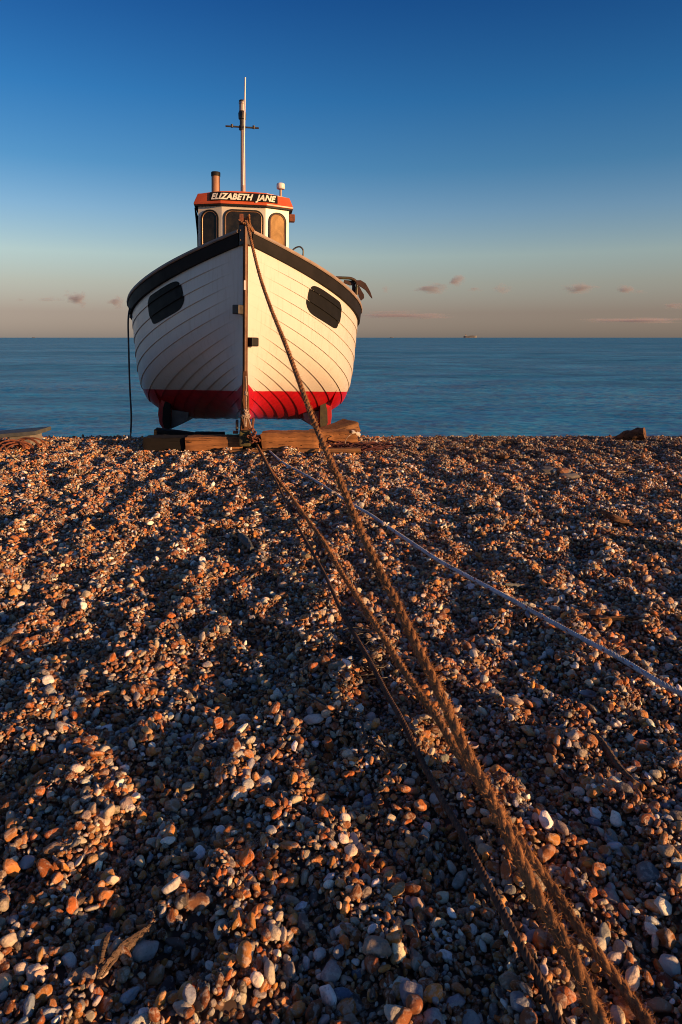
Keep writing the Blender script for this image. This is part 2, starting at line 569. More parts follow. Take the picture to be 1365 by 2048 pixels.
def in_view(x, y, m):
    return (np.abs(x) < .56 * y + m) & (y > .3) & (y < 9.9)


def layer(spacing, size, sigma, sink, ymax=10, tilt=.35, keep=1.0, smin=.005, smax=.04):
    xs = np.arange(-7.2, 7.2, spacing); ys = np.arange(.3, ymax, spacing * .87)
    X, Y = np.meshgrid(xs, ys)
    X = X + (np.arange(len(ys)) % 2)[:, None] * spacing * .5
    X = X.ravel() + rng.uniform(-.42, .42, X.size) * spacing; Y = Y.ravel() + rng.uniform(-.42, .42, Y.size) * spacing
    k = in_view(X, Y, 1.5) & (rng.random(X.size) < keep)
    X, Y = X[k], Y[k]; n = len(X)
    s = np.clip(size * np.exp(rng.normal(0, sigma, n)), smin, smax)
    Z = ground(X, Y) + s * .5 * sink + rng.normal(0, .30, n) * s
    R = np.stack([rng.normal(0, tilt, n), rng.normal(0, tilt, n), rng.uniform(0, 2 * PI, n)], -1)
    S = s[:, None] * np.stack([np.ones(n), rng.uniform(.8, 1.1, n), rng.uniform(.75, 1.25, n)], -1)
    c = PAL[rng.choice(len(PAL), n, p=PW)] * rng.uniform(.52, 1.25, (n, 1)) * rng.uniform(.92, 1.08, (n, 3))
    # shade along the crest right of the boat, put into the pebble colour
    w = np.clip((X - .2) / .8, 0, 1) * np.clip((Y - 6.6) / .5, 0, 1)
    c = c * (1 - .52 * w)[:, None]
    return X, Y, Z, R, S, c


L1 = list(layer(.0145, .0075, .30, .1, 9.9, .6)); L1[5] = L1[5] * .62      # grit colour darkened to paint in shade between the stones
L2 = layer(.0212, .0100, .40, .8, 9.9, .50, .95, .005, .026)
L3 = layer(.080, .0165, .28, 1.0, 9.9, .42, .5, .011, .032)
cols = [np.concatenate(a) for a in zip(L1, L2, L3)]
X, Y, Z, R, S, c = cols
pick = rng.integers(0, NVAR, len(X))
# stones the photograph shows at known spots: (px, py, radius in px, colour, squash)
KNOWN = [(402, 1798, 33, (.20, .085, .04)), (752, 1892, 30, (.22, .20, .17)), (140, 1916, 20, (.60, .55, .52)), (578, 1797, 19, (.42, .27, .19)),
         (551, 1862, 18, (.55, .45, .34)), (290, 1903, 28, (.40, .37, .36)), (345, 1612, 20, (.30, .17, .09)), (1230, 1690, 17, (.56, .57, .62)),
         (1020, 1960, 23, (.22, .16, .11)), (1300, 1745, 26, (.10, .115, .125)), (108, 1696, 24, (.28, .16, .09)), (54, 1722, 17, (.44, .42, .46)),
         (14, 1596, 17, (.36, .13, .04)), (685, 1990, 24, (.10, .13, .20)), (630, 1436, 21, (.58, .52, .48)), (1065, 1868, 19, (.36, .40, .46)),
         (152, 1948, 19, (.30, .20, .13)), (1240, 1702, 10, (.5, .5, .5)), (700, 1855, 18, (.26, .12, .06)), (64, 1888, 18, (.27, .09, .035)),
         (135, 1893, 17, (.30, .13, .05)), (96, 2022, 17, (.40, .43, .46)), (1335, 1700, 18, (.30, .22, .15)), (1230, 1912, 17, (.44, .36, .36)),
         (320, 1335, 16, (.26, .19, .14)), (673, 1333, 19, (.20, .17, .13)), (866, 2030, 20, (.30, .31, .33)), (945, 2040, 24, (.33, .34, .33)),
         (1315, 2010, 26, (.30, .18, .11)), (1120, 1995, 18, (.26, .12, .07)), (545, 1868, 10, (.6, .5, .4)), (825, 1580, 14, (.30, .14, .07)),
         (930, 1820, 17, (.24, .12, .07)), (1190, 1640, 14, (.14, .16, .22)), (305, 1680, 14, (.5, .40, .3)), (1165, 1230, 15, (.24, .10, .045)),
         (1050, 1175, 14, (.33, .15, .07)), (1245, 1315, 13, (.40, .17, .06)), (1345, 1455, 12, (.5, .24, .09)), (255, 1990, 22, (.34, .40, .46))]
kx, ky, ks = [], [], []
for px, py, rp, _c in KNOWN:
    p = on_plane(px, py, .01)
    for _ in range(3): p = on_plane(px, py, gz(p.x, p.y) + .01)
    d = to_px(p.x, p.y, p.z)[2]
    kx.append(p.x); ky.append(p.y); ks.append(rp * d / FPX * 1.05)
kx, ky, ks = map(np.array, (kx, ky, ks))
# clear the crowd where the known stones and the boat's timbers sit
for x_, y_, s_ in zip(kx, ky, ks):
    k = ((X - x_) ** 2 + (Y - y_) ** 2) > (s_ * .72) ** 2
    k |= (S[:, 0] < .010)
    X, Y, Z, R, S, c, pick = X[k], Y[k], Z[k], R[k], S[k], c[k], pick[k]
# the 300 largest in the picture are pebbles of their own
ppx = CX + FPX * X / np.maximum(Y, .1)
pd = Y * math.cos(PITCH) + CAM_H * math.sin(PITCH)
ppy = CY - FPX * (Y * math.sin(PITCH) - CAM_H * math.cos(PITCH)) / pd
ppx = CX + FPX * X / pd
vis = (ppx > 5) & (ppx < 1360) & (ppy < 2043) & (ppy > 880)
rad = np.where(vis & (S[:, 0] > .011), S[:, 0] * S[:, 1] / S[:, 0] / pd, 0)
top = np.argsort(-rad)[:300 - len(KNOWN)]
rest = np.ones(len(X), bool); rest[top] = False


def place_pebble(x, y, z, r, s, col, v):
    o = bpy.data.objects.new('pebble', pebble_meshes[v])
    o.location = (x, y, z); o.rotation_euler = tuple(r); o.scale = tuple(s)
    o['col'] = [float(col[0]), float(col[1]), float(col[2])]
    o.parent = beach
    COL.objects.link(o)
    return o


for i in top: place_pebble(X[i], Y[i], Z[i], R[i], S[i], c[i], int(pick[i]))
for i, (px, py, rp, col) in enumerate(KNOWN):
    s = ks[i]
    place_pebble(kx[i], ky[i], gz(kx[i], ky[i]) + s * .30, (random.gauss(0, .15), random.gauss(0, .15), random.uniform(-.4, .6)), (s, s * .98, s * .95), col, (i * 7) % NVAR)
Xr, Yr, Zr, Rr, Sr, cr_, pr = X[rest], Y[rest], Z[rest], R[rest], S[rest], c[rest], pick[rest]
n = len(Xr)
print('pebbles', n)
me = bpy.data.meshes.new('shingle')
me.vertices.add(n)
me.vertices.foreach_set('co', np.stack([Xr, Yr, Zr], -1).astype(np.float32).ravel())
a = me.attributes.new('rot', 'FLOAT_VECTOR', 'POINT'); a.data.foreach_set('vector', Rr.astype(np.float32).ravel())
a = me.attributes.new('scl', 'FLOAT_VECTOR', 'POINT'); a.data.foreach_set('vector', Sr.astype(np.float32).ravel())
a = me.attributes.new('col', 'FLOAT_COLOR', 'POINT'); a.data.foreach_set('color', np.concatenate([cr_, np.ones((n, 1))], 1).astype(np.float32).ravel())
a = me.attributes.new('pick', 'INT', 'POINT'); a.data.foreach_set('value', pr.astype(np.int32))
me.update()
me.materials.append(M['pebble'])
shingle = bpy.data.objects.new('shingle', me)
shingle.parent = beach
tag(shingle, kind='stuff')
COL.objects.link(shingle)
ng = bpy.data.node_groups.new('shingle', 'GeometryNodeTree')
ng.interface.new_socket('Geometry', in_out='INPUT', socket_type='NodeSocketGeometry')
ng.interface.new_socket('Geometry', in_out='OUTPUT', socket_type='NodeSocketGeometry')
N = ng.nodes
gi, go = N.new('NodeGroupInput'), N.new('NodeGroupOutput')
m2p = N.new('GeometryNodeMeshToPoints')
iop = N.new('GeometryNodeInstanceOnPoints')
ci = N.new('GeometryNodeCollectionInfo'); ci.inputs['Collection'].default_value = hidden
ci.inputs['Separate Children'].default_value = True; ci.inputs['Reset Children'].default_value = True


def named(nm, ty):
    x = N.new('GeometryNodeInputNamedAttribute'); x.data_type = ty; x.inputs['Name'].default_value = nm
    return [o for o in x.outputs if o.enabled][0]


ng.links.new(gi.outputs[0], m2p.inputs[0]); ng.links.new(m2p.outputs[0], iop.inputs['Points'])
ng.links.new(ci.outputs[0], iop.inputs['Instance']); iop.inputs['Pick Instance'].default_value = True
ng.links.new(named('pick', 'INT'), iop.inputs['Instance Index'])
e2r = N.new('FunctionNodeEulerToRotation'); ng.links.new(named('rot', 'FLOAT_VECTOR'), e2r.inputs[0])
ng.links.new(e2r.outputs[0], iop.inputs['Rotation'])
ng.links.new(named('scl', 'FLOAT_VECTOR'), iop.inputs['Scale'])
ng.links.new(iop.outputs[0], go.inputs[0])
md = shingle.modifiers.new('shingle', 'NODES'); md.node_group = ng

# ------------------------------------------------------------------ the sea
SEA_Z = -1.5
rows = 12 * np.exp(np.arange(0, 520) * .0149)
rows = rows[rows < 27000]
th_ = np.linspace(-1.35, 1.35, 460)
TH, RR = np.meshgrid(th_, rows)
SX, SY = np.sin(TH) * RR, np.cos(TH) * RR
W = np.zeros_like(SX)
wr = np.random.default_rng(5)
for _ in range(46):
    lam = math.exp(wr.uniform(math.log(1.1), math.log(14)))
    ang = wr.normal(-PI / 2 + .25, .55)
    ph = wr.uniform(0, 2 * PI)
    amp = .0058 * lam ** .9
    cell = RR * .0149
    fade = np.clip(1.6 - cell * 3.2 / lam, 0, 1)
    W += amp * fade * np.sin((SX * math.cos(ang) + SY * math.sin(ang)) * 2 * PI / lam + ph)
W *= .20
sv = np.stack([SX, SY, SEA_Z + W], -1).reshape(-1, 3)
ii = np.arange(SX.size).reshape(SX.shape)
sq = np.stack([ii[:-1, :-1], ii[1:, :-1], ii[1:, 1:], ii[:-1, 1:]], -1).reshape(-1, 4)[:, ::-1]
sea = fast_mesh('sea', sv, sq, M['sea'])
tag(sea, 'calm rippled blue sea reaching to the horizon', kind='structure')

# ------------------------------------------------------------------ the boat
HEEL = math.radians(1.3)
YAW = math.radians(7.3)
S0 = (-1.064, 7.45, 0.0)
boat = empty('fishing_boat', S0)
boat.rotation_mode = 'XYZ'
boat.rotation_euler = (Matrix.Rotation(YAW, 3, 'Z') @ Matrix.Rotation(HEEL, 3, 'Y')).to_euler()
tag(boat, 'white clinker fishing boat with red bottom and orange wheelhouse roof, hauled up bow on', 'boat')
BM = Matrix.Translation(S0) @ (Matrix.Rotation(YAW, 4, 'Z') @ Matrix.Rotation(HEEL, 4, 'Y'))

TT = [0, .15, .37, .50, .58, .63, .70, .80, .87, 1.0]
TB = [.03, .36, .868, 1.16, 1.40, 1.51, 1.57, 1.60, 1.615, 1.64]
TZ = [.02, .013, .016, .096, .192, .318, .553, .864, 1.096, 1.50]
L0 = 3.0
HULL_L = 7.4


def _smooth(tab, t):
    # averaged linear interpolation: rounds the corners of the section
    w = [0, .25, .5, .75, 1]
    return sum(np.interp(np.clip(t + d, 0, 1), TT, tab) * k for d, k in ((-.05, .2), (-.025, .2), (0, .2), (.025, .2), (.05, .2)))


def hull(s, t):
    """half breadth and height of the outer skin at distance s from the stem, t from keel (0) to sheer (1)"""
    b3 = _smooth(TB, t); z3 = _smooth(TZ, t)
    z0 = .38 + 1.853 * t
    u = min(s / L0, 1)
    pb = 1.25 + .5 * min(t / .35, 1) + .40 * t
    F = 1 - (1 - u) ** pb
    G = 1 - (1 - u) ** (1.0 + .45 * t * t)
    b = .022 + (b3 - .022) * F
    z = z0 + (z3 - z0) * G
    if s > L0:
        z -= .112 * (s - L0)
        q = (s - L0) / (HULL_L - L0)
        b *= 1 + .07 * q - .28 * q * q
    return b, z


def hull_n(s, t):
    e = .01
    s1, s0 = min(s + e, HULL_L), max(s - e, 0)
    t1, t0 = min(t + e, 1), max(t - e, 0)
    a = hull(s1, t); b = hull(s0, t); c_ = hull(s, t1); d = hull(s, t0)
    du = Vector((a[0] - b[0], s1 - s0, a[1] - b[1])); dv = Vector((c_[0] - d[0], 0, c_[1] - d[1]))
    nn = du.cross(dv)
    if nn.x < 0: nn = -nn
    return nn.normalized()


NP = 15
LAP = .0115


def skin(s, t, lift=0.0):
    """outer surface of the planking with the clinker laps"""
    j = min(int(t * NP), NP - 1); v = t * NP - j
    fade = min(max((s - .10) / .45, 0), 1); fade = fade * fade * (3 - 2 * fade)
    b, z = hull(s, t); nn = hull_n(s, t)
    p = Vector((b, s, z)) + nn * (LAP * (1 - v) * fade + lift)
    return p


ss = [0, .03, .07, .12, .18, .25, .33, .42, .52, .63, .75, .88, 1.02, 1.17, 1.33, 1.5, 1.7, 1.9, 2.1, 2.35, 2.6, 2.9, 3.2, 3.6, 4.1, 4.7, 5.3, 6.0, 6.7, 7.4]
for side in (1, -1):
    for j in range(NP):
        vs, fs = [], []
        prof = [(0.0, 'in'), (0.004, 'out'), (.25, 'out'), (.5, 'out'), (.75, 'out'), (1.0, 'out'), (1.0, 'lapin')]
        for s in ss:
            for v, kind in prof:
                t = (j + v) / NP
                b, z = hull(s, t); nn = hull_n(s, t)
                fade = min(max((s - .10) / .45, 0), 1); fade = fade * fade * (3 - 2 * fade)
                off = LAP * (1 - v) * fade
                if kind == 'in': off = -.002
                if kind == 'lapin': off = -.012
                p = Vector((b, s, z)) + nn * off
                vs.append((p.x * side, p.y, p.z))
        k = len(prof)
        for a in range(len(ss) - 1):
            for q in range(k - 1):
                f = (a * k + q, a * k + q + 1, (a + 1) * k + q + 1, (a + 1) * k + q)
                fs.append(f if side < 0 else f[::-1])
        o = build('plank', vs, fs, M['hull'], boat)
        fixn(o, math.radians(50))


def poly_extrude(name, poly, y0, y1, mat, parent, y_shift=None):
    """poly of (x,z) extruded along y"""
    n_ = len(poly)
    vs = [(x, y0, z) for x, z in poly] + [(x, y1, z) for x, z in poly]
    fs = [tuple(range(n_)), tuple(range(2 * n_ - 1, n_ - 1, -1))] + [(i, (i + 1) % n_, (i + 1) % n_ + n_, i + n_) for i in range(n_)]
    o = build(name, vs, fs, mat, parent, smooth=False)
    return bev(o, .003)


def bev(o, w, seg=2):
    bm = bmesh.new(); bm.from_mesh(o.data)
    bmesh.ops.remove_doubles(bm, verts=bm.verts, dist=1e-6)
    bmesh.ops.recalc_face_normals(bm, faces=bm.faces)
    ed = [e_ for e_ in bm.edges if len(e_.link_faces) == 2 and e_.calc_face_angle(0) > .4]
    bmesh.ops.bevel(bm, geom=ed, offset=w, segments=seg, profile=.6, affect='EDGES', clamp_overlap=True)
    for f in bm.faces: f.smooth = False
    bm.to_mesh(o.data); bm.free(); o.data.update()
    return o


def box(name, c_, d, mat, parent, b=.004, rot=(0, 0, 0)):
    R_ = Matrix.Rotation(rot[2], 3, 'Z') @ Matrix.Rotation(rot[1], 3, 'Y') @ Matrix.Rotation(rot[0], 3, 'X')
    vs = []
    for sx in (-.5, .5):
        for sy in (-.5, .5):
            for sz in (-.5, .5):
                vs.append(Vector(c_) + R_ @ Vector((sx * d[0], sy * d[1], sz * d[2])))
    fs = [(0, 1, 3, 2), (4, 6, 7, 5), (0, 4, 5, 1), (2, 3, 7, 6), (0, 2, 6, 4), (1, 5, 7, 3)]
    o = build(name, vs, fs, mat, parent, smooth=False)
    return bev(o, b) if b else o


def crom(pts, n_):
    pts = [Vector(p) for p in pts]
    if len(pts) == 2: return [pts[0].lerp(pts[1], i / n_) for i in range(n_ + 1)]
    # resample by arc length through a Catmull-Rom spline
    dense = []
    for i in range(len(pts) - 1):
        p0 = pts[max(i - 1, 0)]; p1 = pts[i]; p2 = pts[i + 1]; p3 = pts[min(i + 2, len(pts) - 1)]
        for k in range(16):
            t = k / 16
            dense.append(.5 * ((2 * p1) + (p2 - p0) * t + (2 * p0 - 5 * p1 + 4 * p2 - p3) * t * t + (3 * p1 - p0 - 3 * p2 + p3) * t ** 3))
    dense.append(pts[-1])
    cum = [0]
    for a, b in zip(dense, dense[1:]): cum.append(cum[-1] + (b - a).length)
    out = []; j = 0
    for i in range(n_ + 1):
        d = cum[-1] * i / n_
        while j < len(cum) - 2 and cum[j + 1] < d: j += 1
        t = (d - cum[j]) / max(cum[j + 1] - cum[j], 1e-9)
        out.append(dense[j].lerp(dense[j + 1], min(t, 1)))
    return out


def frames(path):
    T = []
    for i in range(len(path)):
        d = path[min(i + 1, len(path) - 1)] - path[max(i - 1, 0)]
        T.append(d.normalized() if d.length > 1e-9 else Vector((0, 1, 0)))
    up = Vector((0, 0, 1)) if abs(T[0].z) < .9 else Vector((1, 0, 0))
    n0 = (up - T[0] * up.dot(T[0])).normalized()
    out = []
    for i, t in enumerate(T):
        n0 = (n0 - t * n0.dot(t)).normalized()
        out.append((n0.copy(), t.cross(n0).normalized()))
    return out


def tube_data(path, rad, k=8, vs=None, fs=None, cap=True, fr=None, phase=0):
    vs = [] if vs is None else vs; fs = [] if fs is None else fs
    fr = fr or frames(path); base = len(vs)
    for i, p in enumerate(path):
        r = rad(i / (len(path) - 1)) if callable(rad) else rad
        for q in range(k):
            a = 2 * PI * q / k + phase
            vs.append(p + fr[i][0] * math.cos(a) * r + fr[i][1] * math.sin(a) * r)
    for i in range(len(path) - 1):
        for q in range(k):
            q2 = (q + 1) % k
            fs.append((base + i * k + q, base + i * k + q2, base + (i + 1) * k + q2, base + (i + 1) * k + q))
    if cap:
        fs.append(tuple(base + q for q in range(k - 1, -1, -1)))
        e_ = base + (len(path) - 1) * k
        fs.append(tuple(e_ + q for q in range(k)))
    return vs, fs


def tube(name, pts, rad, mat, parent=None, k=10, n_=None):
    path = crom(pts, n_ or max(2, 8 * (len(pts) - 1)))
    vs, fs = tube_data(path, rad, k)
    o = build(name, vs, fs, mat, parent)
    return fixn(o, math.radians(40))


def lathe(name, prof, c_, mat, parent, k=20):
    vs, fs = [], []
    for r, z in prof:
        for q in range(k):
            a = 2 * PI * q / k
            vs.append((c_[0] + r * math.cos(a), c_[1] + r * math.sin(a), c_[2] + z))
    for i in range(len(prof) - 1):
        for q in range(k):
            q2 = (q + 1) % k
            fs.append((i * k + q, i * k + q2, (i + 1) * k + q2, (i + 1) * k + q))
    fs.append(tuple(range(k - 1, -1, -1))); fs.append(tuple((len(prof) - 1) * k + q for q in range(k)))
    o = build(name, vs, fs, mat, parent)
    return fixn(o, math.radians(35))


# gunwale bands and capping rails
for side in (1, -1):
    for name, sec, mat in (('gunwale_band', [(-.015, -.006), (.034, -.002), (.044, .06), (.050, .122), (-.015, .122)], M['black_band']),
                           ('capping_rail', [(-.06, .1225), (.062, .1225), (.070, .134), (.066, .156), (-.06, .160)], M['rail'])):
        vs, fs = [], []
        sl = [s for s in ss if s >= .03]
        for s in sl:
            b, z = hull(s, 1.0)
            b2, _ = hull(min(s + .02, HULL_L), 1.0); b1, _ = hull(max(s - .02, 0), 1.0)
            tt = Vector((b2 - b1, .04, 0)).normalized(); nn = Vector((tt.y, -tt.x, 0))
            f_ = min(1, .75 + s * .3)
            for ox, oz in sec:
                grow = 1 + .12 * min(s, 2)
                p = Vector((b, s, z)) + nn * ox * f_ + Vector((0, 0, oz * grow))
                vs.append((p.x * side, p.y, p.z))
        k = len(sec)
        for a in range(len(sl) - 1):
            for q in range(k):
                q2 = (q + 1) % k
                fs.append((a * k + q, a * k + q2, (a + 1) * k + q2, (a + 1) * k + q))
        fs.append(tuple(range(k))); fs.append(tuple((len(sl) - 1) * k + q for q in range(k)))
        o = build(name, vs, fs, mat, boat)
        fixn(o, math.radians(25))
# deck
vs, fs = [], []
for s in ss:
    b, z = hull(s, 1.0)
    vs += [(-b + .03, s, z - .05), (0, s, z), (b - .03, s, z - .05)]
for a in range(len(ss) - 1):
    for q in (0, 1): fs.append((a * 3 + q, a * 3 + q + 1, a * 3 + q + 4, a * 3 + q + 3))
build('deck', vs, fs, M['grey_slab'], boat)
# transom
vs = []
for i in range(16):
    b, z = hull(HULL_L, i / 15); vs.append((b, HULL_L, z))
for i in range(15, -1, -1):
    b, z = hull(HULL_L, i / 15); vs.append((-b, HULL_L, z))
build('transom', vs, [tuple(range(32))], M['white_wall'], boat, smooth=False)

# stem post, widening to the forefoot, with a bright metal strip on its front
vs, fs = [], []
zs = [.10, .16, .24, .34, .45, .60, .75, .9, 1.2, 1.5, 1.8, 2.1, 2.30, 2.46]
for z in zs:
    w = .026 if z > .85 else .026 + (.85 - z) * .045
    f0 = -.055 - (.02 if z < .5 else 0)
    bk = .10 + max(0, (.6 - z)) * .5
    for x, y in ((-w, f0 + .012), (-w + .010, f0), (w - .010, f0), (w, f0 + .012), (w + .004, bk), (-w - .004, bk)):
        vs.append((x, y, z))
for i in range(len(zs) - 1):
    for q in range(6):
        q2 = (q + 1) % 6; fs.append((i * 6 + q, i * 6 + q2, (i + 1) * 6 + q2, (i + 1) * 6 + q))
fs.append(tuple(range(5, -1, -1))); fs.append(tuple((len(zs) - 1) * 6 + q for q in range(6)))
o = build('stem_post', vs, fs, M['stem_wood'], boat, smooth=False); fixn(o)
strip = box('stem_band', (.004, -.0605, 1.68), (.018, .008, 1.58), M['trim'], boat, .002)
box('plate', (-.004, -.070, 1.80), (.022, .008, .10), M['whip'], boat, .002)
# keel under the planking
vs, fs = [], []
for i, s in enumerate(ss[3:]):
    b, z = hull(s, 0.0)
    zb = z - .30 + .02 * min(s, 3)
    vs += [(-.05, s, z + .02), (.05, s, z + .02), (.045, s, zb), (-.045, s, zb)]
for a in range(len(ss[3:]) - 1):
    for q in range(4):
        q2 = (q + 1) % 4; fs.append((a * 4 + q, a * 4 + q2, (a + 1) * 4 + q2, (a + 1) * 4 + q))
fs.append((0, 1, 2, 3)); k_ = (len(ss[3:]) - 1) * 4; fs.append((k_ + 3, k_ + 2, k_ + 1, k_))
o = build('keel', vs, fs, M['red'], boat, smooth=False); fixn(o)
# stem head bracket
pl = [(-.062, .10), (-.068, -.005), (-.020, -.052), (.020, -.052), (.068, -.005), (.062, .10)]
vs = [(x, y, 2.215 + (.012 if abs(x) < .04 else 0)) for x, y in pl] + [(x * 1.02, y, 2.425) for x, y in pl]
fs = [tuple(range(6)), tuple(range(11, 5, -1))] + [(i, (i + 1) % 6, (i + 1) % 6 + 6, i + 6) for i in range(6)]
hb = bev(build('stemhead_bracket', vs, fs, M['dark_metal'], boat, smooth=False), .004)
for x in (-.05, .05):
    for z in (2.27, 2.37):
        tube('bolt', [(x, -.030, z), (x, -.010, z)], .007, M['trim'], hb, 8)
box('towing_post', (-.045, .03, 2.485), (.045, .05, .12), M['rust'], boat, .008)
# guard blocks either side of the stem
box('fairlead_block', (-.070, -.035, 1.545), (.095, .10, .100), M['dark_metal'], boat, .01, (0, 0, -.75))
box('fairlead_block', (.082, .005, 1.205), (.100, .09, .098), M['black_rubber'], boat, .014, (0, 0, .72))

# black painted panels on the bows, following the laps: outline in (s, t)
PANEL = [(0.8, 0.965), (0.74, 0.942), (0.72, 0.903), (0.7, 0.85), (0.73, 0.822), (0.8, 0.805), (1.03, 0.81), (1.24, 0.815), (1.32, 0.822), (1.37, 0.835), (1.44, 0.903), (1.42, 0.94), (1.36, 0.972), (1.28, 0.972), (1.05, 0.972), (0.9, 0.972)]
for _ in range(2):                            # round the corners
    Q_ = []
    for i_ in range(len(PANEL)):
        (a0, a1), (b0, b1) = PANEL[i_], PANEL[(i_ + 1) % len(PANEL)]
        Q_ += [(a0 * .75 + b0 * .25, a1 * .75 + b1 * .25), (a0 * .25 + b0 * .75, a1 * .25 + b1 * .75)]
    PANEL = Q_
for side in (1, -1):
    cs = sum(p[0] for p in PANEL) / len(PANEL); ct = sum(p[1] for p in PANEL) / len(PANEL)
    # closed smooth outline, then a grid of radial rings dense enough to follow the laps
    smin, smax = min(p[0] for p in PANEL), max(p[0] for p in PANEL)
    def span(s):
        lo, hi = 9, -9; m_ = len(PANEL)
        for i in range(m_):
            (s1, t1), (s2, t2) = PANEL[i], PANEL[(i + 1) % m_]
            if (s1 - s) * (s2 - s) <= 0 and s1 != s2:
                t = t1 + (t2 - t1) * (s - s1) / (s2 - s1); lo = min(lo, t); hi = max(hi, t)
        return lo, hi
    vs, fs, prev = [], [], None
    nS = 44
    for i in range(nS + 1):
        s = smin + (smax - smin) * (.002 + .996 * i / nS)
        lo, hi = span(s)
        ts = [lo + (hi - lo) * q / 24 for q in range(25)]
        # snap samples to both sides of each lap so the step shows
        for j in range(NP):
            tj = j / NP
            if lo + .004 < tj < hi - .004:
                q = min(range(1, 24), key=lambda a: abs(ts[a] - tj))
                ts[q] = tj + 1e-5
                ts[q - 1] = tj - .0004
        row = []
        for t in ts:
            p = skin(s, t, .0035); row.append(len(vs)); vs.append((p.x * side, p.y, p.z))
        if prev:
            for q in range(24):
                f = (prev[q], prev[q + 1], row[q + 1], row[q]); fs.append(f if side < 0 else f[::-1])
        prev = row
    o = build('painted_panel', vs, fs, M['panel_black'], boat); fixn(o, math.radians(40))

# bilge keels
def local(px, py, s):
    """boat coordinates (x, z) of the photo pixel at distance s aft of the stem"""
    b, z = 1.0, 1.0
    for _ in range(25):
        def f(b_, z_):
            p = BM @ Vector((b_, s, z_)); q = to_px(p.x, p.y, p.z); return q[0], q[1]
        x0, y0 = f(b, z); x1, y1 = f(b + 1e-4, z); x2, y2 = f(b, z + 1e-4)
        a11, a21, a12, a22 = (x1 - x0) / 1e-4, (y1 - y0) / 1e-4, (x2 - x0) / 1e-4, (y2 - y0) / 1e-4
        det = a11 * a22 - a12 * a21; ex, ey = px - x0, py - y0
        b += (a22 * ex - a12 * ey) / det; z += (-a21 * ex + a11 * ey) / det
    return b, z


for side in (1, -1):
    front = [(641, 806), (651, 804), (655, 820), (656, 845), (651, 861), (643, 862), (640, 845)]
    P = [local(px, py, 2.36) for px, py in front]
    if side < 0: P = [(-x - .01, z) for x, z in P]
    body = [(655, 770), (662, 800), (664, 832), (661, 850), (654, 860), (644, 862), (641, 850), (640, 800)]
    Q = [local(px, py, 2.42) for px, py in body]
    if side < 0: Q = [(-x - .01, z) for x, z in Q]
    bk = poly_extrude('bilge_keel', Q, 2.40, 4.6, M['red'], boat)
    # slopes down with the hull towards the stern
    for v in bk.data.vertices: v.co.z -= max(0, v.co.y - 3) * .10
    poly_extrude('bilge_keel_plate', P, 2.35, 2.399, M['moss_dark'] if side > 0 else M['black_band'], boat)
    F_ = [local(px, py, 2.6) for px, py in ((646, 820), (646, 857), (636, 857), (627, 853), (617, 847), (608, 838), (606, 826))]
    if side < 0: F_ = [(-x - .01, z) for x, z in F_]
    fl = poly_extrude('bilge_float', F_, 2.55, 4.4, M['keel_pale'], boat)
    for v in fl.data.vertices: v.co.z -= max(0, v.co.y - 3) * .10
    # fin cheek: rises to a point on the white planking
    apex = skin(2.05, .585, .004); a2 = skin(2.05, .52, .05)
    cheek = [(apex.x, apex.y, apex.z)]
    Rr_ = [local(px, py, 2.40) for px, py in ((634, 788), (646, 806), (641, 830), (661, 812), (659, 795))]
    vs = [(apex.x, apex.y, apex.z)] + [(x, 2.37, z) for x, z in Rr_] + [(x, 2.60, z + .02) for x, z in Rr_]
    vs = [(x * side, y, z) for x, y, z in vs]
    o = build('bilge_fillet', vs, [(0, 1, 2), (0, 2, 5), (0, 5, 4)] + [(2, 3, 4, 5)] + [(1, 6, 7, 2), (5, 10, 9, 4), (0, 6, 1), (0, 5, 10)], M['hull'], boat, smooth=False)
    fixn(o)

# stem shoe and iron straps at the forefoot
box('stem_shoe', (0.004, -.085, .165), (.125, .14, .17), M['moss'], boat, .02)
box('iron_lug', (-.085, -.03, .30), (.03, .10, .11), M['dark_metal'], boat, .01)
box('iron_lug', (.085, -.03, .31), (.03, .10, .14), M['rust'], boat, .012, (0, .12, 0))
box('iron_lug', (-.10, -.06, .225), (.06, .05, .03), M['rust'], boat, .008)

# ---- wheelhouse
HB = -.050                                   # its centreline is a little off the boat's
outline = [(-.30, 2.30), (.30, 2.30), (.628, 2.45), (.628, 3.95), (-.628, 3.95), (-.628, 2.45)]
WZ0, WZ1 = 1.75, 3.05
oc = [(x + HB, y) for x, y in outline]
for i in range(6):
    (x0, y0), (x1, y1) = oc[i], oc[(i + 1) % 6]
    d = Vector((x1 - x0, y1 - y0, 0)).normalized(); nn = Vector((-d.y, d.x, 0)) * .04
    e0 = Vector((x0, y0, 0)) + d * .0; e1 = Vector((x1, y1, 0)) - d * .0
    vs = [(e0.x, e0.y, WZ0), (e1.x, e1.y, WZ0), (e1.x, e1.y, WZ1), (e0.x, e0.y, WZ1)]
    vs += [(v[0] + nn.x, v[1] + nn.y, v[2]) for v in vs]
    build('wheelhouse_wall', vs, [(0, 1, 2, 3), (7, 6, 5, 4), (0, 4, 5, 1), (3, 2, 6, 7)], M['white_wall'], boat, smooth=False)


def rounded(w, h, r, n_=10, rb=None):
    """outline of a rounded rectangle, counter-clockwise, centred"""
    rb = r if rb is None else rb
    pts = []
    for cx_, cy_, a0, rr in ((w / 2 - rb, -h / 2 + rb, -PI / 2, rb), (w / 2 - r, h / 2 - r, 0, r), (-w / 2 + r, h / 2 - r, PI / 2, r), (-w / 2 + rb, -h / 2 + rb, PI, rb)):
        for i in range(n_ + 1):
            a = a0 + PI / 2 * i / n_
            pts.append((cx_ + rr * math.cos(a), cy_ + rr * math.sin(a)))
    return pts


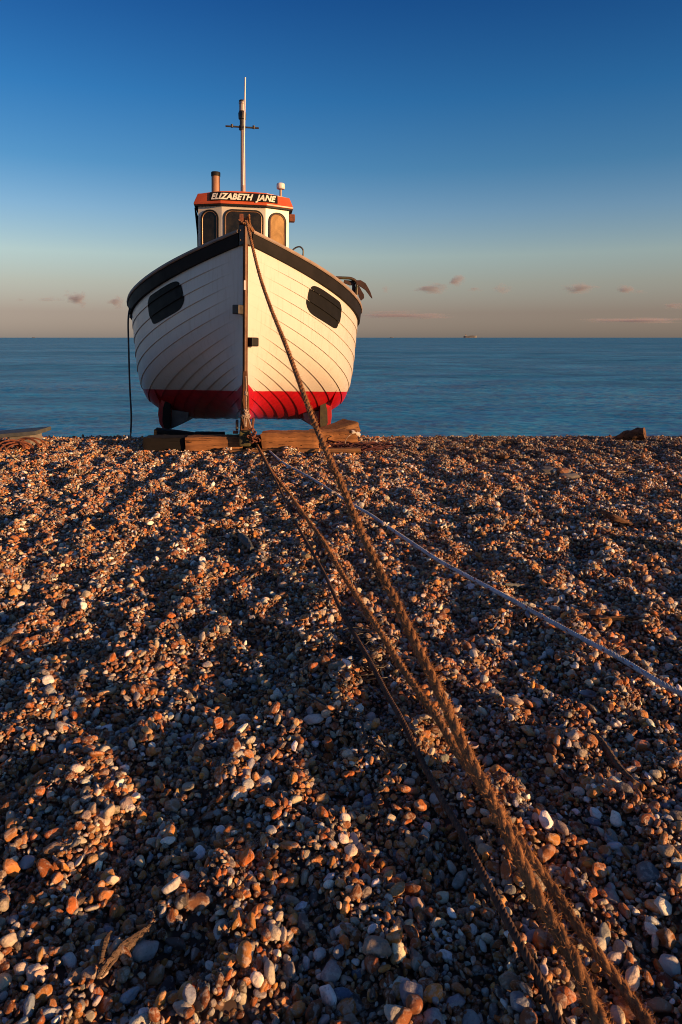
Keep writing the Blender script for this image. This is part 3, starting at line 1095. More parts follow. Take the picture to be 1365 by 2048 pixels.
def ring(name, O, U, Nn, wo, ho, ro, t_, depth, mat, parent, lift=0.0, rb=None):
    a = rounded(wo, ho, ro, rb=rb); b = rounded(wo - 2 * t_, ho - 2 * t_, max(ro - t_, .01), rb=None if rb is None else max(rb - t_, .01))
    vs = []
    for pts, l in ((a, lift), (a, lift + depth * .8), ([(x * .5 + y * .5, z * .5 + w * .5) for (x, z), (y, w) in zip(a, b)], lift + depth), (b, lift + depth * .7), (b, lift)):
        for x, z in pts: vs.append(O + U * x + Vector((0, 0, z)) + Nn * l)
    k = len(a); fs = []
    for i in range(4):
        for q in range(k):
            q2 = (q + 1) % k; fs.append((i * k + q, i * k + q2, (i + 1) * k + q2, (i + 1) * k + q))
    o = build(name, vs, fs, mat, parent); fixn(o, math.radians(60)); return o


def window(a, b, z0, z1, w, r, pane_mat):
    (x0, y0), (x1, y1) = a, b
    U = Vector((x1 - x0, y1 - y0, 0)).normalized(); Nn = Vector((U.y, -U.x, 0))
    if Nn.y > 0: Nn = -Nn
    O = Vector(((x0 + x1) / 2, (y0 + y1) / 2, (z0 + z1) / 2)); h = z1 - z0
    o = ring('window', O, U, Nn, w, h, r, .022, .016, M['black_rubber'], boat, .002, rb=.06)
    ring('trim', O, U, Nn, w - .043, h - .043, r - .021, .010, .012, M['trim'], o, .003, rb=.045)
    pts = rounded(w - .05, h - .05, r - .025, rb=.045)
    vs = [O + U * x + Vector((0, 0, z)) + Nn * .0055 for x, z in pts]
    f = tuple(range(len(vs)))
    p = build('pane', vs, [f], pane_mat, o, smooth=False)
    return o


window(oc[0], oc[1], 2.30, 2.992, .545, .115, M['glass'])
window(oc[5], oc[0], 2.25, 2.985, .272, .125, M['glass'])
window(oc[1], oc[2], 2.22, 2.985, .272, .125, M['glass_salt_glow'])
# roof fascia and cambered top
def offset_outline(pts, d):
    out = []; m_ = len(pts)
    for i in range(m_):
        p0, p1, p2 = Vector(pts[i - 1]), Vector(pts[i]), Vector(pts[(i + 1) % m_])
        a = (p1 - p0).normalized(); b = (p2 - p1).normalized()
        na, nb = Vector((a.y, -a.x)), Vector((b.y, -b.x))
        bis = (na + nb).normalized(); out.append(p1 + bis * d / max(bis.dot(na), .3))
    return out


lo, hi, inn = offset_outline(oc, .058), offset_outline(oc, .004), offset_outline(oc, -.02)
vs = [(p.x, p.y, 3.052) for p in lo] + [(p.x, p.y, 3.205) for p in hi] + [(p.x, p.y, 3.052) for p in inn] + [(p.x, p.y, 3.075) for p in lo]
roof_top = []
fs = []
for i in range(6):
    j = (i + 1) % 6
    fs += [(i, j, 18 + j, 18 + i), (18 + i, 18 + j, 6 + j, 6 + i), (12 + i, 12 + j, j, i)]
fas = build('roof_fascia', vs, fs, M['orange'], boat, smooth=False); bev(fas, .006)
vs = []
for i in range(13):
    x = -.63 + 1.26 * i / 12
    y0 = 2.32 + max(0, abs(x) - .30) * .46
    for y in (y0, 2.6, 3.2, 3.93): vs.append((x + HB, y, 3.206 + .032 * (1 - (x / .63) ** 2)))
fs = [(i * 4 + q, i * 4 + q + 1, (i + 1) * 4 + q + 1, (i + 1) * 4 + q) for i in range(12) for q in range(3)]
k = len(vs); vs += [(v[0], v[1], 3.19) for v in vs]
fs += [(i * 4, (i + 1) * 4, (i + 1) * 4 + k, i * 4 + k) for i in range(12)]
fs += [(i * 4 + 3, (i + 1) * 4 + 3, (i + 1) * 4 + 3 + k, i * 4 + 3 + k) for i in range(12)]
o = build('roof', vs, fs, M['orange'], boat, smooth=False); fixn(o)
# dark seal beneath the fascia
vs = [(p.x, p.y, 3.034) for p in offset_outline(oc, .050)] + [(p.x, p.y, 3.051) for p in offset_outline(oc, .050)] + [(p.x, p.y, 3.034) for p in offset_outline(oc, -.01)]
fs = []
for i in range(6):
    j = (i + 1) % 6; fs += [(i, j, 6 + j, 6 + i), (12 + i, 12 + j, j, i)]
o = build('roof_seal', vs, fs, M['black_rubber'], boat, smooth=False); fixn(o)

# name board bent round the fascia, with painted lettering
def fascia_point(u, v, lift):
    """u metres along the front from its centre, v from 0 at the bottom to 1 at the top"""
    A = [lo[5], lo[0], lo[1], lo[2]]; B = [hi[5], hi[0], hi[1], hi[2]]
    def walk(P, u):
        m_ = (P[1] + P[2]) / 2; h_ = (P[2] - P[1]).length / 2
        if abs(u) <= h_:
            d = (P[2] - P[1]).normalized(); return m_ + d * u, d
        if u > 0:
            d = (P[3] - P[2]).normalized(); return P[2] + d * (u - h_), d
        d = (P[1] - P[0]).normalized(); return P[1] + d * (u + h_), d
    a, d = walk(A, u); b, _ = walk(B, u)
    p = a.lerp(b, v); n2 = Vector((d.y, -d.x, .30)).normalized()
    return Vector((p.x, p.y, 3.075 + v * .130)) + n2 * lift


vs, fs = [], []
US = [-.475 + .95 * i / 38 for i in range(39)] 
for u in US:
    for v, l in ((.14, .002), (.14, .012), (1.04, .012), (1.04, .002)):
        vs.append(fascia_point(u - .0, v, l))
for i in range(38):
    for q in range(3): fs.append((i * 4 + q, i * 4 + q + 1, (i + 1) * 4 + q + 1, (i + 1) * 4 + q))
fs += [(0, 1, 2, 3), (155, 154, 153, 152)]
nb = build('name_board', vs, fs, M['black_board'], boat, smooth=False); fixn(nb)
fc = bpy.data.curves.new('lettering', 'FONT')
fc.body = 'ELIZABETH  JANE'
fc.size = .112; fc.shear = .32; fc.offset = .0046; fc.align_x = 'CENTER'; fc.resolution_u = 3; fc.space_character = 1.06; fc.extrude = 0
tmp = bpy.data.objects.new('tmp_text', fc); COL.objects.link(tmp)
dg = bpy.context.evaluated_depsgraph_get()
me = bpy.data.meshes.new_from_object(tmp.evaluated_get(dg))
bpy.data.objects.remove(tmp)
xs_ = [v.co.x for v in me.vertices]; ys_ = [v.co.y for v in me.vertices]
wid = max(xs_) - min(xs_); x0_ = (max(xs_) + min(xs_)) / 2
bm = bmesh.new(); bm.from_mesh(me)
bmesh.ops.subdivide_edges(bm, edges=bm.edges, cuts=1)
for v in bm.verts:
    u = (v.co.x - x0_) * .90 / wid; w_ = v.co.y / max(ys_)
    v.co = fascia_point(u, .26 + w_ * .66, .0145)
bm.to_mesh(me); bm.free(); me.materials.clear(); me.materials.append(M['letter'])
lt = bpy.data.objects.new('lettering', me); lt.parent = nb; COL.objects.link(lt)

# exhaust, mast, aerials
def bl(px, py, s): 
    x, z = local(px, py, s); return x, z
x, z = bl(432, 345, 3.5)
ex = lathe('exhaust_pipe', [(.064, -.45), (.064, .0 - .015), (.058, -.012)], (x, 3.5, z), M['pipe'], boat)
lathe('cap', [(.058, -.06), (.070, -.058), (.071, -.004), (.066, .004), (.045, .008), (.045, -.03)], (x, 3.5, z), M['black_rubber'], ex)
xb, zb = bl(487, 385, 3.3); xt, zt = bl(486, 232, 3.3)
mast = tube('mast', [(xb, 3.3, zb - .3), (xt, 3.3, zt)], lambda t: .040 - .009 * t, M['mast'], boat, 14, 8)
x, z = bl(485, 256, 3.3)
cb = tube('crossbar', [(x - .245, 3.26, z), (x + .245, 3.26, z + .0)], .013, M['dark_metal'], mast, 10)
for dx in (-.15, .17): lathe('clamp', [(.019, -.022), (.019, .022)], (x + dx, 3.26, z + .008), M['dark_metal'], cb, 10)
lathe('mast_joint', [(.048, -.03), (.048, .03)], (x, 3.3, z), M['dark_metal'], mast, 14)
x, z = bl(485, 240, 3.3)
lathe('mast_collar', [(.036, -.09), (.038, .0), (.055, .01), (.060, .09), (.050, .115)], (x, 3.3, z), M['dark_metal'], mast, 14)
x, z = bl(485, 217, 3.3)
lathe('lantern', [(.046, -.04), (.047, .055), (.052, .058), (.052, .082), (.044, .090)], (x, 3.3, z), M['lantern'], mast, 16)
lathe('lantern_cap', [(.049, .0), (.050, .022), (.040, .03)], (x, 3.3, z + .085), M['dark_metal'], mast, 16)
x0, z0 = bl(487, 378, 3.2); x1, z1 = bl(491, 155, 3.2)
wp = tube('whip_aerial', [(x0, 3.2, z0 - .12), (x0 + .25 * (x1 - x0), 3.2, z0 + .25 * (z1 - z0)), (x1, 3.2, z1)], lambda t: .0135 - .0025 * t, M['whip'], boat, 10, 20)
lathe('ferrule', [(.020, -.05), (.024, .0), (.020, .05)], (x0, 3.2, z0 + .0), M['mast'], wp, 10)
x, z = bl(562, 372, 2.9)
gp = lathe('navigation_aerial', [(.018, -.30), (.018, -.045)], (x, 2.9, z), M['mast'], boat, 12)
lathe('dome', [(.030, -.052), (.056, -.045), (.062, -.03), (.062, .015), (.052, .035), (.020, .044)], (x, 2.9, z), M['whip'], gp, 18)
# side light on the right, dark dodger on the left
box('side_light', (.628 + HB + .05, 2.60, 2.955), (.085, .13, .10), M['rust'], boat, .012)
vs = [(-.628 + HB - .045, 2.52, 3.03), (-.628 + HB - .01, 2.52, 2.65), (-.628 + HB - .005, 2.56, 2.1), (-.628 + HB - .005, 3.3, 2.1), (-.628 + HB - .02, 3.3, 2.65), (-.628 + HB - .06, 3.3, 3.03)]
o = build('canvas_dodger', vs, [(0, 1, 4, 5), (1, 2, 3, 4)], M['black_band'], boat, smooth=False)
sm = o.modifiers.new('thick', 'SOLIDIFY'); sm.thickness = .012

# hoop rail on the right deck, post and hose at the left gunwale
pts = [(586, 500), (592, 495.5), (599, 493.5), (604, 496), (607, 502), (606, 516)]
tube('hand_hoop', [(lambda q: (q[0], 1.15, q[1]))(local(px, py, 1.15)) for px, py in pts], .0095, M['dark_metal'], boat, 8)
pts = [(272, 578), (268, 581), (266, 596), (262, 636)]
tube('gunwale_roller', [(lambda q: (q[0], 2.35, q[1]))(local(px, py, 2.35)) for px, py in pts], .020, M['dark_metal'], boat, 10)


# ------------------------------------------------------------------ ropes
def rope(name, pts, R_, pitch, mat, strands=3, k=7, fuzz=0, flen=.02, seg=18, label=None, group=None, fuzz_mat=None, near=None, wob=.0, relief=(.44, .59)):
    Lg = sum((Vector(b) - Vector(a)).length for a, b in zip(pts, pts[1:]))
    n_ = int(Lg / pitch * seg)
    path = crom(pts, n_)
    if wob:
        path = [p + Vector((math.sin(i * .37) * wob + math.sin(i * .11) * wob, 0, math.sin(i * .23 + 1) * wob)) for i, p in enumerate(path)]
    fr = frames(path)
    vs, fs = [], []
    rr = random.Random(hash(name) % 99 if False else len(pts))
    for s_ in range(strands):
        sp, sf = [], []
        for i, p in enumerate(path):
            a = 2 * PI * (i / seg + s_ / strands)
            sp.append(p + (fr[i][0] * math.cos(a) + fr[i][1] * math.sin(a)) * R_ * relief[0])
        tube_data(sp, R_ * relief[1], k, vs, fs, True, fr)
    o = build(name, vs, fs, mat)
    tag(o, label, 'rope', group)
    if fuzz:
        fv, ff = [], []
        for _ in range(fuzz):
            w = rr.random()
            if near is not None: w = near(w)
            i = min(int(w * (len(path) - 1)), len(path) - 2)
            a = rr.uniform(0, 2 * PI)
            n0 = fr[i][0] * math.cos(a) + fr[i][1] * math.sin(a)
            tg = (path[i + 1] - path[i]).normalized()
            b0 = path[i] + n0 * R_ * .8
            l = flen * rr.uniform(.3, 1.1)
            d1 = (n0 * rr.uniform(.3, 1) + tg * rr.uniform(-1.1, 1.1) + Vector((rr.gauss(0, .35), rr.gauss(0, .35), rr.gauss(0, .35)))).normalized()
            d2 = (d1 + tg * rr.uniform(-.8, .8) + Vector((0, 0, rr.uniform(-.6, .3)))).normalized()
            p1 = b0 + d1 * l * .5; p2 = p1 + d2 * l * .5
            sd = d1.cross(Vector((rr.gauss(0, 1), rr.gauss(0, 1), rr.gauss(0, 1)))).normalized() * R_ * .032
            q = len(fv)
            fv += [b0 - sd, b0 + sd, p1 + sd * .7, p1 - sd * .7, p2]
            ff += [(q, q + 1, q + 2, q + 3), (q + 3, q + 2, q + 4)]
        f = build('frayed_fibres', fv, ff, fuzz_mat or M['fuzz'], o, smooth=False)
        tag(f, kind='stuff')
    return o


# A: the thick hemp rope from the stem head to the ground beside the camera
def ya(px, Y):
    return Vector(((px - CX) / FPX * Y, Y, 0))
A_PX = [(494, 443), (517, 540), (540, 610), (572, 690), (602, 772), (630, 848), (661, 920), (690, 985), (721, 1060), (760, 1142), (800, 1220), (838, 1300), (872, 1370), (901, 1432), (932, 1500), (968, 1570),
        (1010, 1655), (1045, 1728), (1080, 1800), (1118, 1868), (1155, 1935), (1200, 2040)]
# in plan it is a straight line; depth follows from where the line of sight crosses it
def plan_point(px, py):
    # X = -1.03 + k (7.38 - Y)
    k_ = .2316
    r = at(px, py, 1.0); r = Vector((r.x, 1.0, r.z - CAM_H))
    Y = (-1.03 + k_ * 7.38) / (r.x + k_)
    return Vector((r.x * Y, Y, CAM_H + r.z * Y))
A = [plan_point(px, py) for px, py in A_PX]
e_ = A[-1] - A[-2]; e_.normalize()
A += [A[-1] + e_ * .5 + Vector((0, 0, .05)), A[-1] + e_ * 1.3 + Vector((0, 0, .13)), A[-1] + e_ * 2.6 + Vector((0, 0, .30))]
rope('bow_rope', A, .0150, .135, M['rope_brown'], relief=(.36, .64), fuzz=22000, flen=.021, seg=16, k=8,
     label='thick frayed brown rope running from the top of the bow down towards the camera', group='ropes holding the boat', near=lambda w: w ** .45)
# turns of it round the stem head
tp = BM @ Vector((0, 0, 2.40))
loop = [BM @ Vector(p) for p in ((.075, -.03, 2.36), (.03, -.075, 2.42), (-.03, -.07, 2.44), (-.07, .0, 2.47), (-.03, .07, 2.49), (.03, .05, 2.52), (.035, .0, 2.53), (.045, .08, 2.45), (.11, .12, 2.36))]
rope('bow_hitch', loop, .013, .06, M['rope_brown'], fuzz=400, flen=.012, seg=12, k=7, label='short turns of brown rope hitched round the top of the stem', group='ropes holding the boat')


def lay(pxs, hover, r):
    out = []
    for i, (px, py) in enumerate(pxs):
        z = .0
        p = on_plane(px, py, z)
        hv = hover(i / (len(pxs) - 1)) if callable(hover) else hover
        for _ in range(6):
            p = on_plane(px, py, ground(np.array([p.x]), np.array([p.y]), False)[0] * .6 + r + hv)
        out.append(p)
    return out


Cx = [(509, 880), (524, 911), (539, 937), (553, 963), (575, 1010), (599, 1058), (626, 1106), (655, 1159), (681, 1217), (710, 1269), (743, 1327), (776, 1390), (805, 1441), (849, 1531), (881, 1593), (916, 1652), (965, 1745), (1000, 1812), (1047, 1900), (1082, 1964), (1117, 2040), (1150, 2110)]
Bx = [(510, 879), (526, 910), (546, 946), (579, 988), (612, 1034), (643, 1076), (665, 1113), (692, 1159), (723, 1206), (754, 1254), (787, 1307), (813, 1349), (843, 1392), (878, 1441), (911, 1499), (937, 1536), (985, 1600), (1024, 1657), (1062, 1715), (1111, 1783), (1152, 1847), (1199, 1912), (1246, 1976), (1293, 2043), (1340, 2110)]
Dx = [(518, 880), (544, 906), (568, 926), (603, 945), (638, 965.6), (682, 994), (711, 1012), (744, 1031), (780, 1056), (828, 1088), (880, 1122), (920, 1144), (965, 1168), (1014, 1194), (1070, 1225), (1125, 1255), (1180, 1285), (1222, 1306), (1260, 1328), (1312, 1360), (1365, 1388), (1440, 1425), (1560, 1480), (1750, 1560), (2000, 1650)]
hov = lambda t: .055 * math.sin(PI * min(t * 1.1, 1)) + .02 + .06 * max(0, .08 - t) / .08
rope('anchor_cable', lay(Cx, hov, .010), .0100, .060, M['rope_dark'], strands=5, k=6, seg=10, relief=(.40, .52),
     label='dark wire-laid cable with clean strands, leftmost of the lines crossing the pebbles', group='ropes holding the boat')
rope('hauling_rope', lay(Bx, hov, .012), .0118, .095, M['rope_brown'], relief=(.36, .64), fuzz=13000, flen=.018, seg=14, k=7,
     label='thinner frayed brown rope lying just under the thick bow rope on the pebbles', group='ropes holding the boat', near=lambda w: w ** .5)
rope('pale_rope', lay(Dx, .030, .010), .0120, .065, M['rope_blue'], strands=5, k=6, seg=10, relief=(.42, .50), fuzz=1500, flen=.008, fuzz_mat=M['rope_blue'],
     label='pale blue-grey rope lying across the pebbles to the right edge', group='ropes holding the boat')
# short seizing between the two lines, with its frayed end
sz = lay([(582, 990), (578, 997), (574, 1004), (573, 1013)], .05, .01)
rope('seizing_cord', sz, .007, .03, M['rope_white'], seg=8, k=5, fuzz=120, flen=.03, label='scrap of pale cord knotted between the dark cable and the brown rope')
# black cord lying on the stones
cord = [(604, 1382), (640, 1403), (690, 1432), (722, 1440), (728, 1465), (745, 1482), (780, 1500), (820, 1518)]
pts = []
for px, py in cord:
    p = on_plane(px, py, .02)
    for _ in range(5): p = on_plane(px, py, gz(p.x, p.y) + .022)
    pts.append(p)
o = tube('black_twine', pts, .0032, M['hose'], None, 6, 60); tag(o, 'thin black cord lying loose on the pebbles left of the dark cable', 'cord')

# hanging line on the left side of the hull
g0 = BM @ Vector((-1.50, 2.2, 1.70))
Yh = g0.y
hp = [at(268, 606, Yh), at(261, 614, Yh - .05), at(257, 640, Yh - .12), at(258, 700, Yh - .3), at(260, 770, Yh - .5), at(263, 830, Yh - .7)]
o = tube('hanging_hose', hp + [at(262, 866, Yh - .82)], .0115, M['hose'], None, 8, 60)
pe = at(262, 866, Yh - .82)
ce = on_plane(252, 897, .0)
tag(o, 'black hose hanging from the left gunwale down to the shingle', 'hose')
endp = [pe, at(260, 880, (pe.y + ce.y) / 2), Vector((ce.x, ce.y, gz(ce.x, ce.y) + .02)), Vector((ce.x - .12, ce.y - .12, gz(ce.x - .12, ce.y - .12)))]
tube('hose_tail', endp, .0105, M['hose_end'], o, 8, 16)  # lower end of the hose, its orange sunlight put into the colour

# cord, knots and chain at the foot of the stem
def st(px, py, dy=-.10):
    x, z = local(px, py, dy); return BM @ Vector((x, dy, z))
lash = [st(492, 752), st(493, 772), st(492.5, 790), st(493, 812), st(493, 826)]
lo_ = rope('lashing_cord', lash, .0075, .03, M['rope_white'], seg=8, k=6, fuzz=60, flen=.015, label='knotted pale cord lashed down the front of the stem foot')
def knot(c_, r, name='knot', parent=None):
    vs, fs = [], []
    rk = random.Random(int(c_.z * 1e4))
    for _ in range(4):
        a = rk.uniform(0, PI); b = rk.uniform(-.6, .6)
        path = []
        for i in range(13):
            t = 2 * PI * i / 12
            v = Vector((math.cos(t) * r, math.sin(t) * r * .55, math.sin(t * 2) * r * .25))
            v.rotate(Matrix.Rotation(a, 3, 'Y')); v.rotate(Matrix.Rotation(b, 3, 'X'))
            path.append(c_ + v)
        tube_data(path, r * .30, 6, vs, fs)
    return build(name, vs, fs, M['rope_white'], parent)
for px, py, r in ((492.5, 787, .022), (492, 822, .026), (490, 832, .034), (495, 831, .030)): knot(st(px, py, -.13), r, parent=lo_)
for pts in ([(493, 832), (493, 845), (492, 853)], [(495, 832), (500, 845), (503, 856)], [(488, 832), (490, 844), (491, 852)]):
    tube('strand', [st(a, b, -.14) for a, b in pts], .008, M['rope_white'], lo_, 6, 8)
ch = empty('rusty_chain', st(506, 868, -.2)); tag(ch, 'small heap of rusty chain and shackle on the right of the stem foot', 'chain')
cinv = ch.location.copy()
def link(c_, R1, r1, rot):
    vs, fs = [], []
    path = []
    for i in range(15):
        t = 2 * PI * i / 14
        v = Vector((math.cos(t) * R1 * 1.4, math.sin(t) * R1, 0)); v.rotate(rot); path.append(c_ - cinv + v)
    tube_data(path, r1, 6, vs, fs, False)
    return fixn(build('chain_link', vs, fs, M['rust'], ch))
for i, (px, py) in enumerate([(503, 858), (507, 861), (510, 866), (505, 868), (509, 873), (503, 876), (513, 877), (508, 880), (517, 880), (499, 873), (512, 883), (504, 883)]):
    link(st(px, py, -.20 - .01 * (i % 3)), .017, .0085, Matrix.Rotation(i * 1.1, 3, 'Z') @ Matrix.Rotation(i * .9 + .5, 3, 'X'))

# anchor hanging over the right gunwale
an_o = BM @ Vector((1.45, 2.3, 1.95))
an = empty('anchor', an_o); tag(an, 'rusty fisherman anchor with a green pipe stock over the right gunwale', 'anchor')
def an_p(px, py, s=2.2):
    x, z = local(px, py, s); return BM @ Vector((x, s, z)) - an_o
tube('anchor_stock', [an_p(672, 555.5), an_p(690, 556), (an_p(702, 557)), an_p(711, 561.5), an_p(714.5, 569), an_p(714, 580), an_p(713.5, 590)], .021, M['green'], an, 12, 40)
def blade(name, pts, wd, s=2.2, th=.022, mat='anchor_red'):
    P = [an_p(px, py, s) for px, py in pts]
    vs = []
    for p, w in zip(P, wd):
        vs.append((p, w))
    V, F = [], []
    for i, (p, w) in enumerate(vs):
        d = (P[min(i + 1, len(P) - 1)] - P[max(i - 1, 0)]).normalized()
        nn = d.cross(Vector((0, 1, 0))).normalized()
        for a, b in ((1, -1), (1, 1), (-1, 1), (-1, -1)): V.append(p + nn * w * a + Vector((0, th * b, 0)))
    for i in range(len(P) - 1):
        for q in range(4):
            q2 = (q + 1) % 4; F.append((i * 4 + q, i * 4 + q2, i * 4 + 4 + q2, i * 4 + 4 + q))
    F.append((0, 1, 2, 3)); F.append(tuple(len(V) - 4 + q for q in (3, 2, 1, 0)))
    o = build(name, V, F, M[mat], an, smooth=False); return bev(o, .004)
blade('anchor_arm', [(713, 565), (720, 566), (728, 571), (734, 578), (739, 586), (742, 592), (745, 597)], [.030, .040, .040, .026, .020, .013, .004])
blade('anchor_fluke', [(717, 572), (720, 583), (723, 591), (724, 596), (722.5, 601)], [.012, .028, .040, .034, .004])
blade('anchor_crown', [(688, 563), (700, 566), (710, 566)], [.020, .034, .034], 2.25)
blade('anchor_shank', [(708, 566), (708, 578), (711, 590)], [.022, .026, .022], 2.25)
blade('rope_tail', [(712.5, 590), (713, 597)], [.012, .012], 2.15, .01, 'whip')


# ------------------------------------------------------------------ timbers and beach litter
def beam(name, p0, p1, w, h, mat, label=None, cat=None, seed=0, taper=1.0, rough=.006, r=.012, group=None, n_=20, end=None, parent=None):
    """squared timber from p0 to p1 (centres of its ends), with knocked corners"""
    rr = np.random.default_rng(seed)
    p0, p1 = Vector(p0), Vector(p1)
    d = (p1 - p0); Lg = d.length; d.normalize()
    R_ = d.to_track_quat('X', 'Z').to_matrix()
    sec = []
    for cx_, cz_, a0 in ((w / 2 - r, h / 2 - r, 0), (-w / 2 + r, h / 2 - r, PI / 2), (-w / 2 + r, -h / 2 + r, PI), (w / 2 - r, -h / 2 + r, 1.5 * PI)):
        for i in range(3):
            a = a0 + PI / 2 * i / 2; sec.append((cx_ + r * math.cos(a), cz_ + r * math.sin(a)))
    ext = []
    for i in range(len(sec)):
        ext.append(sec[i]); nx_ = sec[(i + 1) % len(sec)]
        if math.hypot(nx_[0] - sec[i][0], nx_[1] - sec[i][1]) > .03:
            for q in (.33, .66): ext.append((sec[i][0] * (1 - q) + nx_[0] * q, sec[i][1] * (1 - q) + nx_[1] * q))
    k = len(ext); vs, fs = [], []
    ph = rr.uniform(0, 50)
    for i in range(n_ + 1):
        t = i / n_; x = Lg * t
        f = 1 + (taper - 1) * t
        for q, (a, b) in enumerate(ext):
            nz = float(gnoise(np.array([x * 5 + ph]), np.array([q * .6 + ph]))[0]) * rough * 1.6 + rr.normal(0, rough * .25)
            xe = x
            if i in (0, n_): xe += rr.normal(0, rough * .8)
            m = 1 + nz / max(w, h) * 2
            if i in (0, n_): m *= .965
            vs.append((xe, a * m * f, b * m * f))
    for i in range(n_):
        for q in range(k):
            q2 = (q + 1) % k; fs.append((i * k + q, i * k + q2, (i + 1) * k + q2, (i + 1) * k + q))
    fs.append(tuple(range(k - 1, -1, -1))); fs.append(tuple(n_ * k + q for q in range(k)))
    o = build(name, vs, fs, mat, parent)
    fixn(o, math.radians(38))
    o.location = p0; o.rotation_euler = R_.to_euler()
    if label: tag(o, label, cat, group)
    return o


TG = 'timbers under the bow'
def bt(name, px0, px1, ytop, ybot, Y, depth, mat, label, seed, **kw):
    a0 = at(px0, (ytop[0] + ybot[0]) / 2, Y); a1 = at(px1, (ytop[1] + ybot[1]) / 2, Y)
    h = (at(px0, ytop[0], Y) - at(px0, ybot[0], Y)).z
    a0.y += depth / 2; a1.y += depth / 2
    return beam(name, a0, a1, depth, h, mat, label, 'timber', seed, group=TG, **kw)


bt('timber', 287, 370, (876, 876), (906, 905), 7.42, .24, M['timber_dark'], 'black tarred timber, darkened further for shade, at the left end of the row under the bow', 1)
bt('timber', 370.6, 486, (875, 873), (904, 903), 7.38, .22, M['timber'], 'orange-brown squared timber left of the stem foot', 2)
bt('timber', 487, 527, (876, 873), (904, 902), 7.44, .20, M['timber_dark'], 'dark broken timber end directly beneath the stem foot', 3, rough=.012)
bt('timber', 524, 637, (867, 866), (899, 896), 7.36, .24, M['timber'], 'long squared brown timber right of the stem foot', 4, rough=.009)
bt('timber', 618, 714, (864, 861), (892, 890), 7.82, .26, M['timber'], 'round-ended brown timber behind the right-hand end of the row', 5, taper=.94, rough=.014, r=.03)
bt('timber', 430, 722, (901, 897), (909, 905), 7.28, .08, M['timber_mid'], 'long low board half buried along the front of the timbers', 6, rough=.006)
# wedges and planks the bilge keels stand on
p0, p1 = at(648, 868, 8.15), at(704, 850, 8.35)
beam('wedge_plank', p0, p1, .30, .10, M['timber_mid'], 'split plank tilted up beyond the right bilge keel', 'plank', 7, group=TG, taper=1.25, rough=.01)
p0, p1 = at(312, 866, 8.05), at(440, 873, 8.1)
beam('wedge_plank', p0, p1, .20, .115, M['timber_dark'], 'dark tapering plank under the left bilge keel', 'plank', 8, group=TG, taper=.18, rough=.004)
p0, p1 = at(391, 867.5, 7.95), at(450, 868, 7.98)
beam('wedge_plank', p0, p1, .12, .045, M['timber_dark'], 'thin dark board with an upturned end left of the stem', 'plank', 9, group=TG)
p0, p1 = at(450, 872, 7.8), at(484, 874, 7.7)
beam('wedge_plank', p0, p1, .12, .03, M['timber_dark'], 'thin dark sliver of wood against the left of the stem foot', 'plank', 10, group=TG)
# rope tail and tin scrap at the right end of the timbers
q0 = at(702, 868, 7.7)
o = tube('thin_wire', [at(691, 887, 7.72), at(692, 880, 7.70), at(697, 873, 7.68), at(703, 869, 7.7)], .005, M['rope_white'], None, 6, 20)
tag(o, 'thin pale wire looping over the right end of the timbers', 'wire')
o = box('tin_scrap', at(712, 866, 7.86), (.11, .06, .03), M['plastic'], None, .006, (.3, .35, .3)); 
o2 = o; tag(o, 'small crumpled tin scrap on the right end of the timbers', 'scrap')

# heap of dark red net right of the timbers
def heap(name, px0, px1, py, Y, h, mat, label, cat, nloop, r, seed, lw=1.0):
    rr = random.Random(seed); vs, fs = [], []
    a, b = at(px0, py, Y), at(px1, py, Y)
    for _ in range(nloop):
        c_ = a.lerp(b, rr.random()); c_.y += rr.uniform(-.18, .18); base = gz(c_.x, c_.y)
        R1 = rr.uniform(.05, .16) * lw; path = []
        ph = rr.uniform(0, 6)
        for i in range(12):
            t = ph + i * .55
            x_ = c_.x + math.cos(t) * R1 * 1.3; y_ = c_.y + math.sin(t) * R1
            path.append(Vector((x_, y_, base + rr.uniform(.01, h))))
        tube_data(crom(path, 30), r, 5, vs, fs)
    o = build(name, vs, fs, mat); tag(o, label, cat); return o


heap('fishing_net', 650, 765, 893, 7.6, .045, M['net'], 'low heap of dark red netting right of the timbers', 'net', 70, .006, 3)
# slab on a block at the far left
Yt = 7.75
sl = empty('slab_stand', at(48, 884, Yt)); tag(sl, 'grey slab resting on a squat block at the left edge of the beach', 'stand')
O_ = sl.location.copy()
p0, p1 = at(-40, 872, Yt) - O_, at(88, 861, Yt) - O_
beam('slab_top', p0, p1, .42, .045, M['grey_slab'], parent=sl, seed=12, rough=.003, r=.008)
a, b = at(26, 868, Yt) - O_, at(71, 890, Yt) - O_
box('block', ((a.x + b.x) / 2, .05, (a.z + b.z) / 2 - .04), (b.x - a.x, .30, a.z - b.z + .08), M['grey_block'], sl, .012)
# iron hoops in front of it
hp_ = empty('iron_hoops', at(48, 892, 7.35)); tag(hp_, 'tangle of rusty iron hoops in front of the grey slab stand', 'hoops')
O_ = hp_.location.copy()
rr = random.Random(5)
for i in range(11):
    cx_ = rr.uniform(22, 66); R1 = rr.uniform(.08, .17); base = at(cx_, 897 + rr.uniform(-2, 3), 7.35 + rr.uniform(-.08, .10)) - O_
    az = rr.uniform(-.9, .9); path = []
    sq_ = rr.uniform(.45, .85)
    for q in range(15):
        t = PI * q / 14
        path.append(base + Vector((math.cos(t) * R1 * math.cos(az), math.cos(t) * R1 * math.sin(az), math.sin(t) * R1 * sq_)))
    tube('hoop', path, .009, M['rust'], hp_, 6, 28)
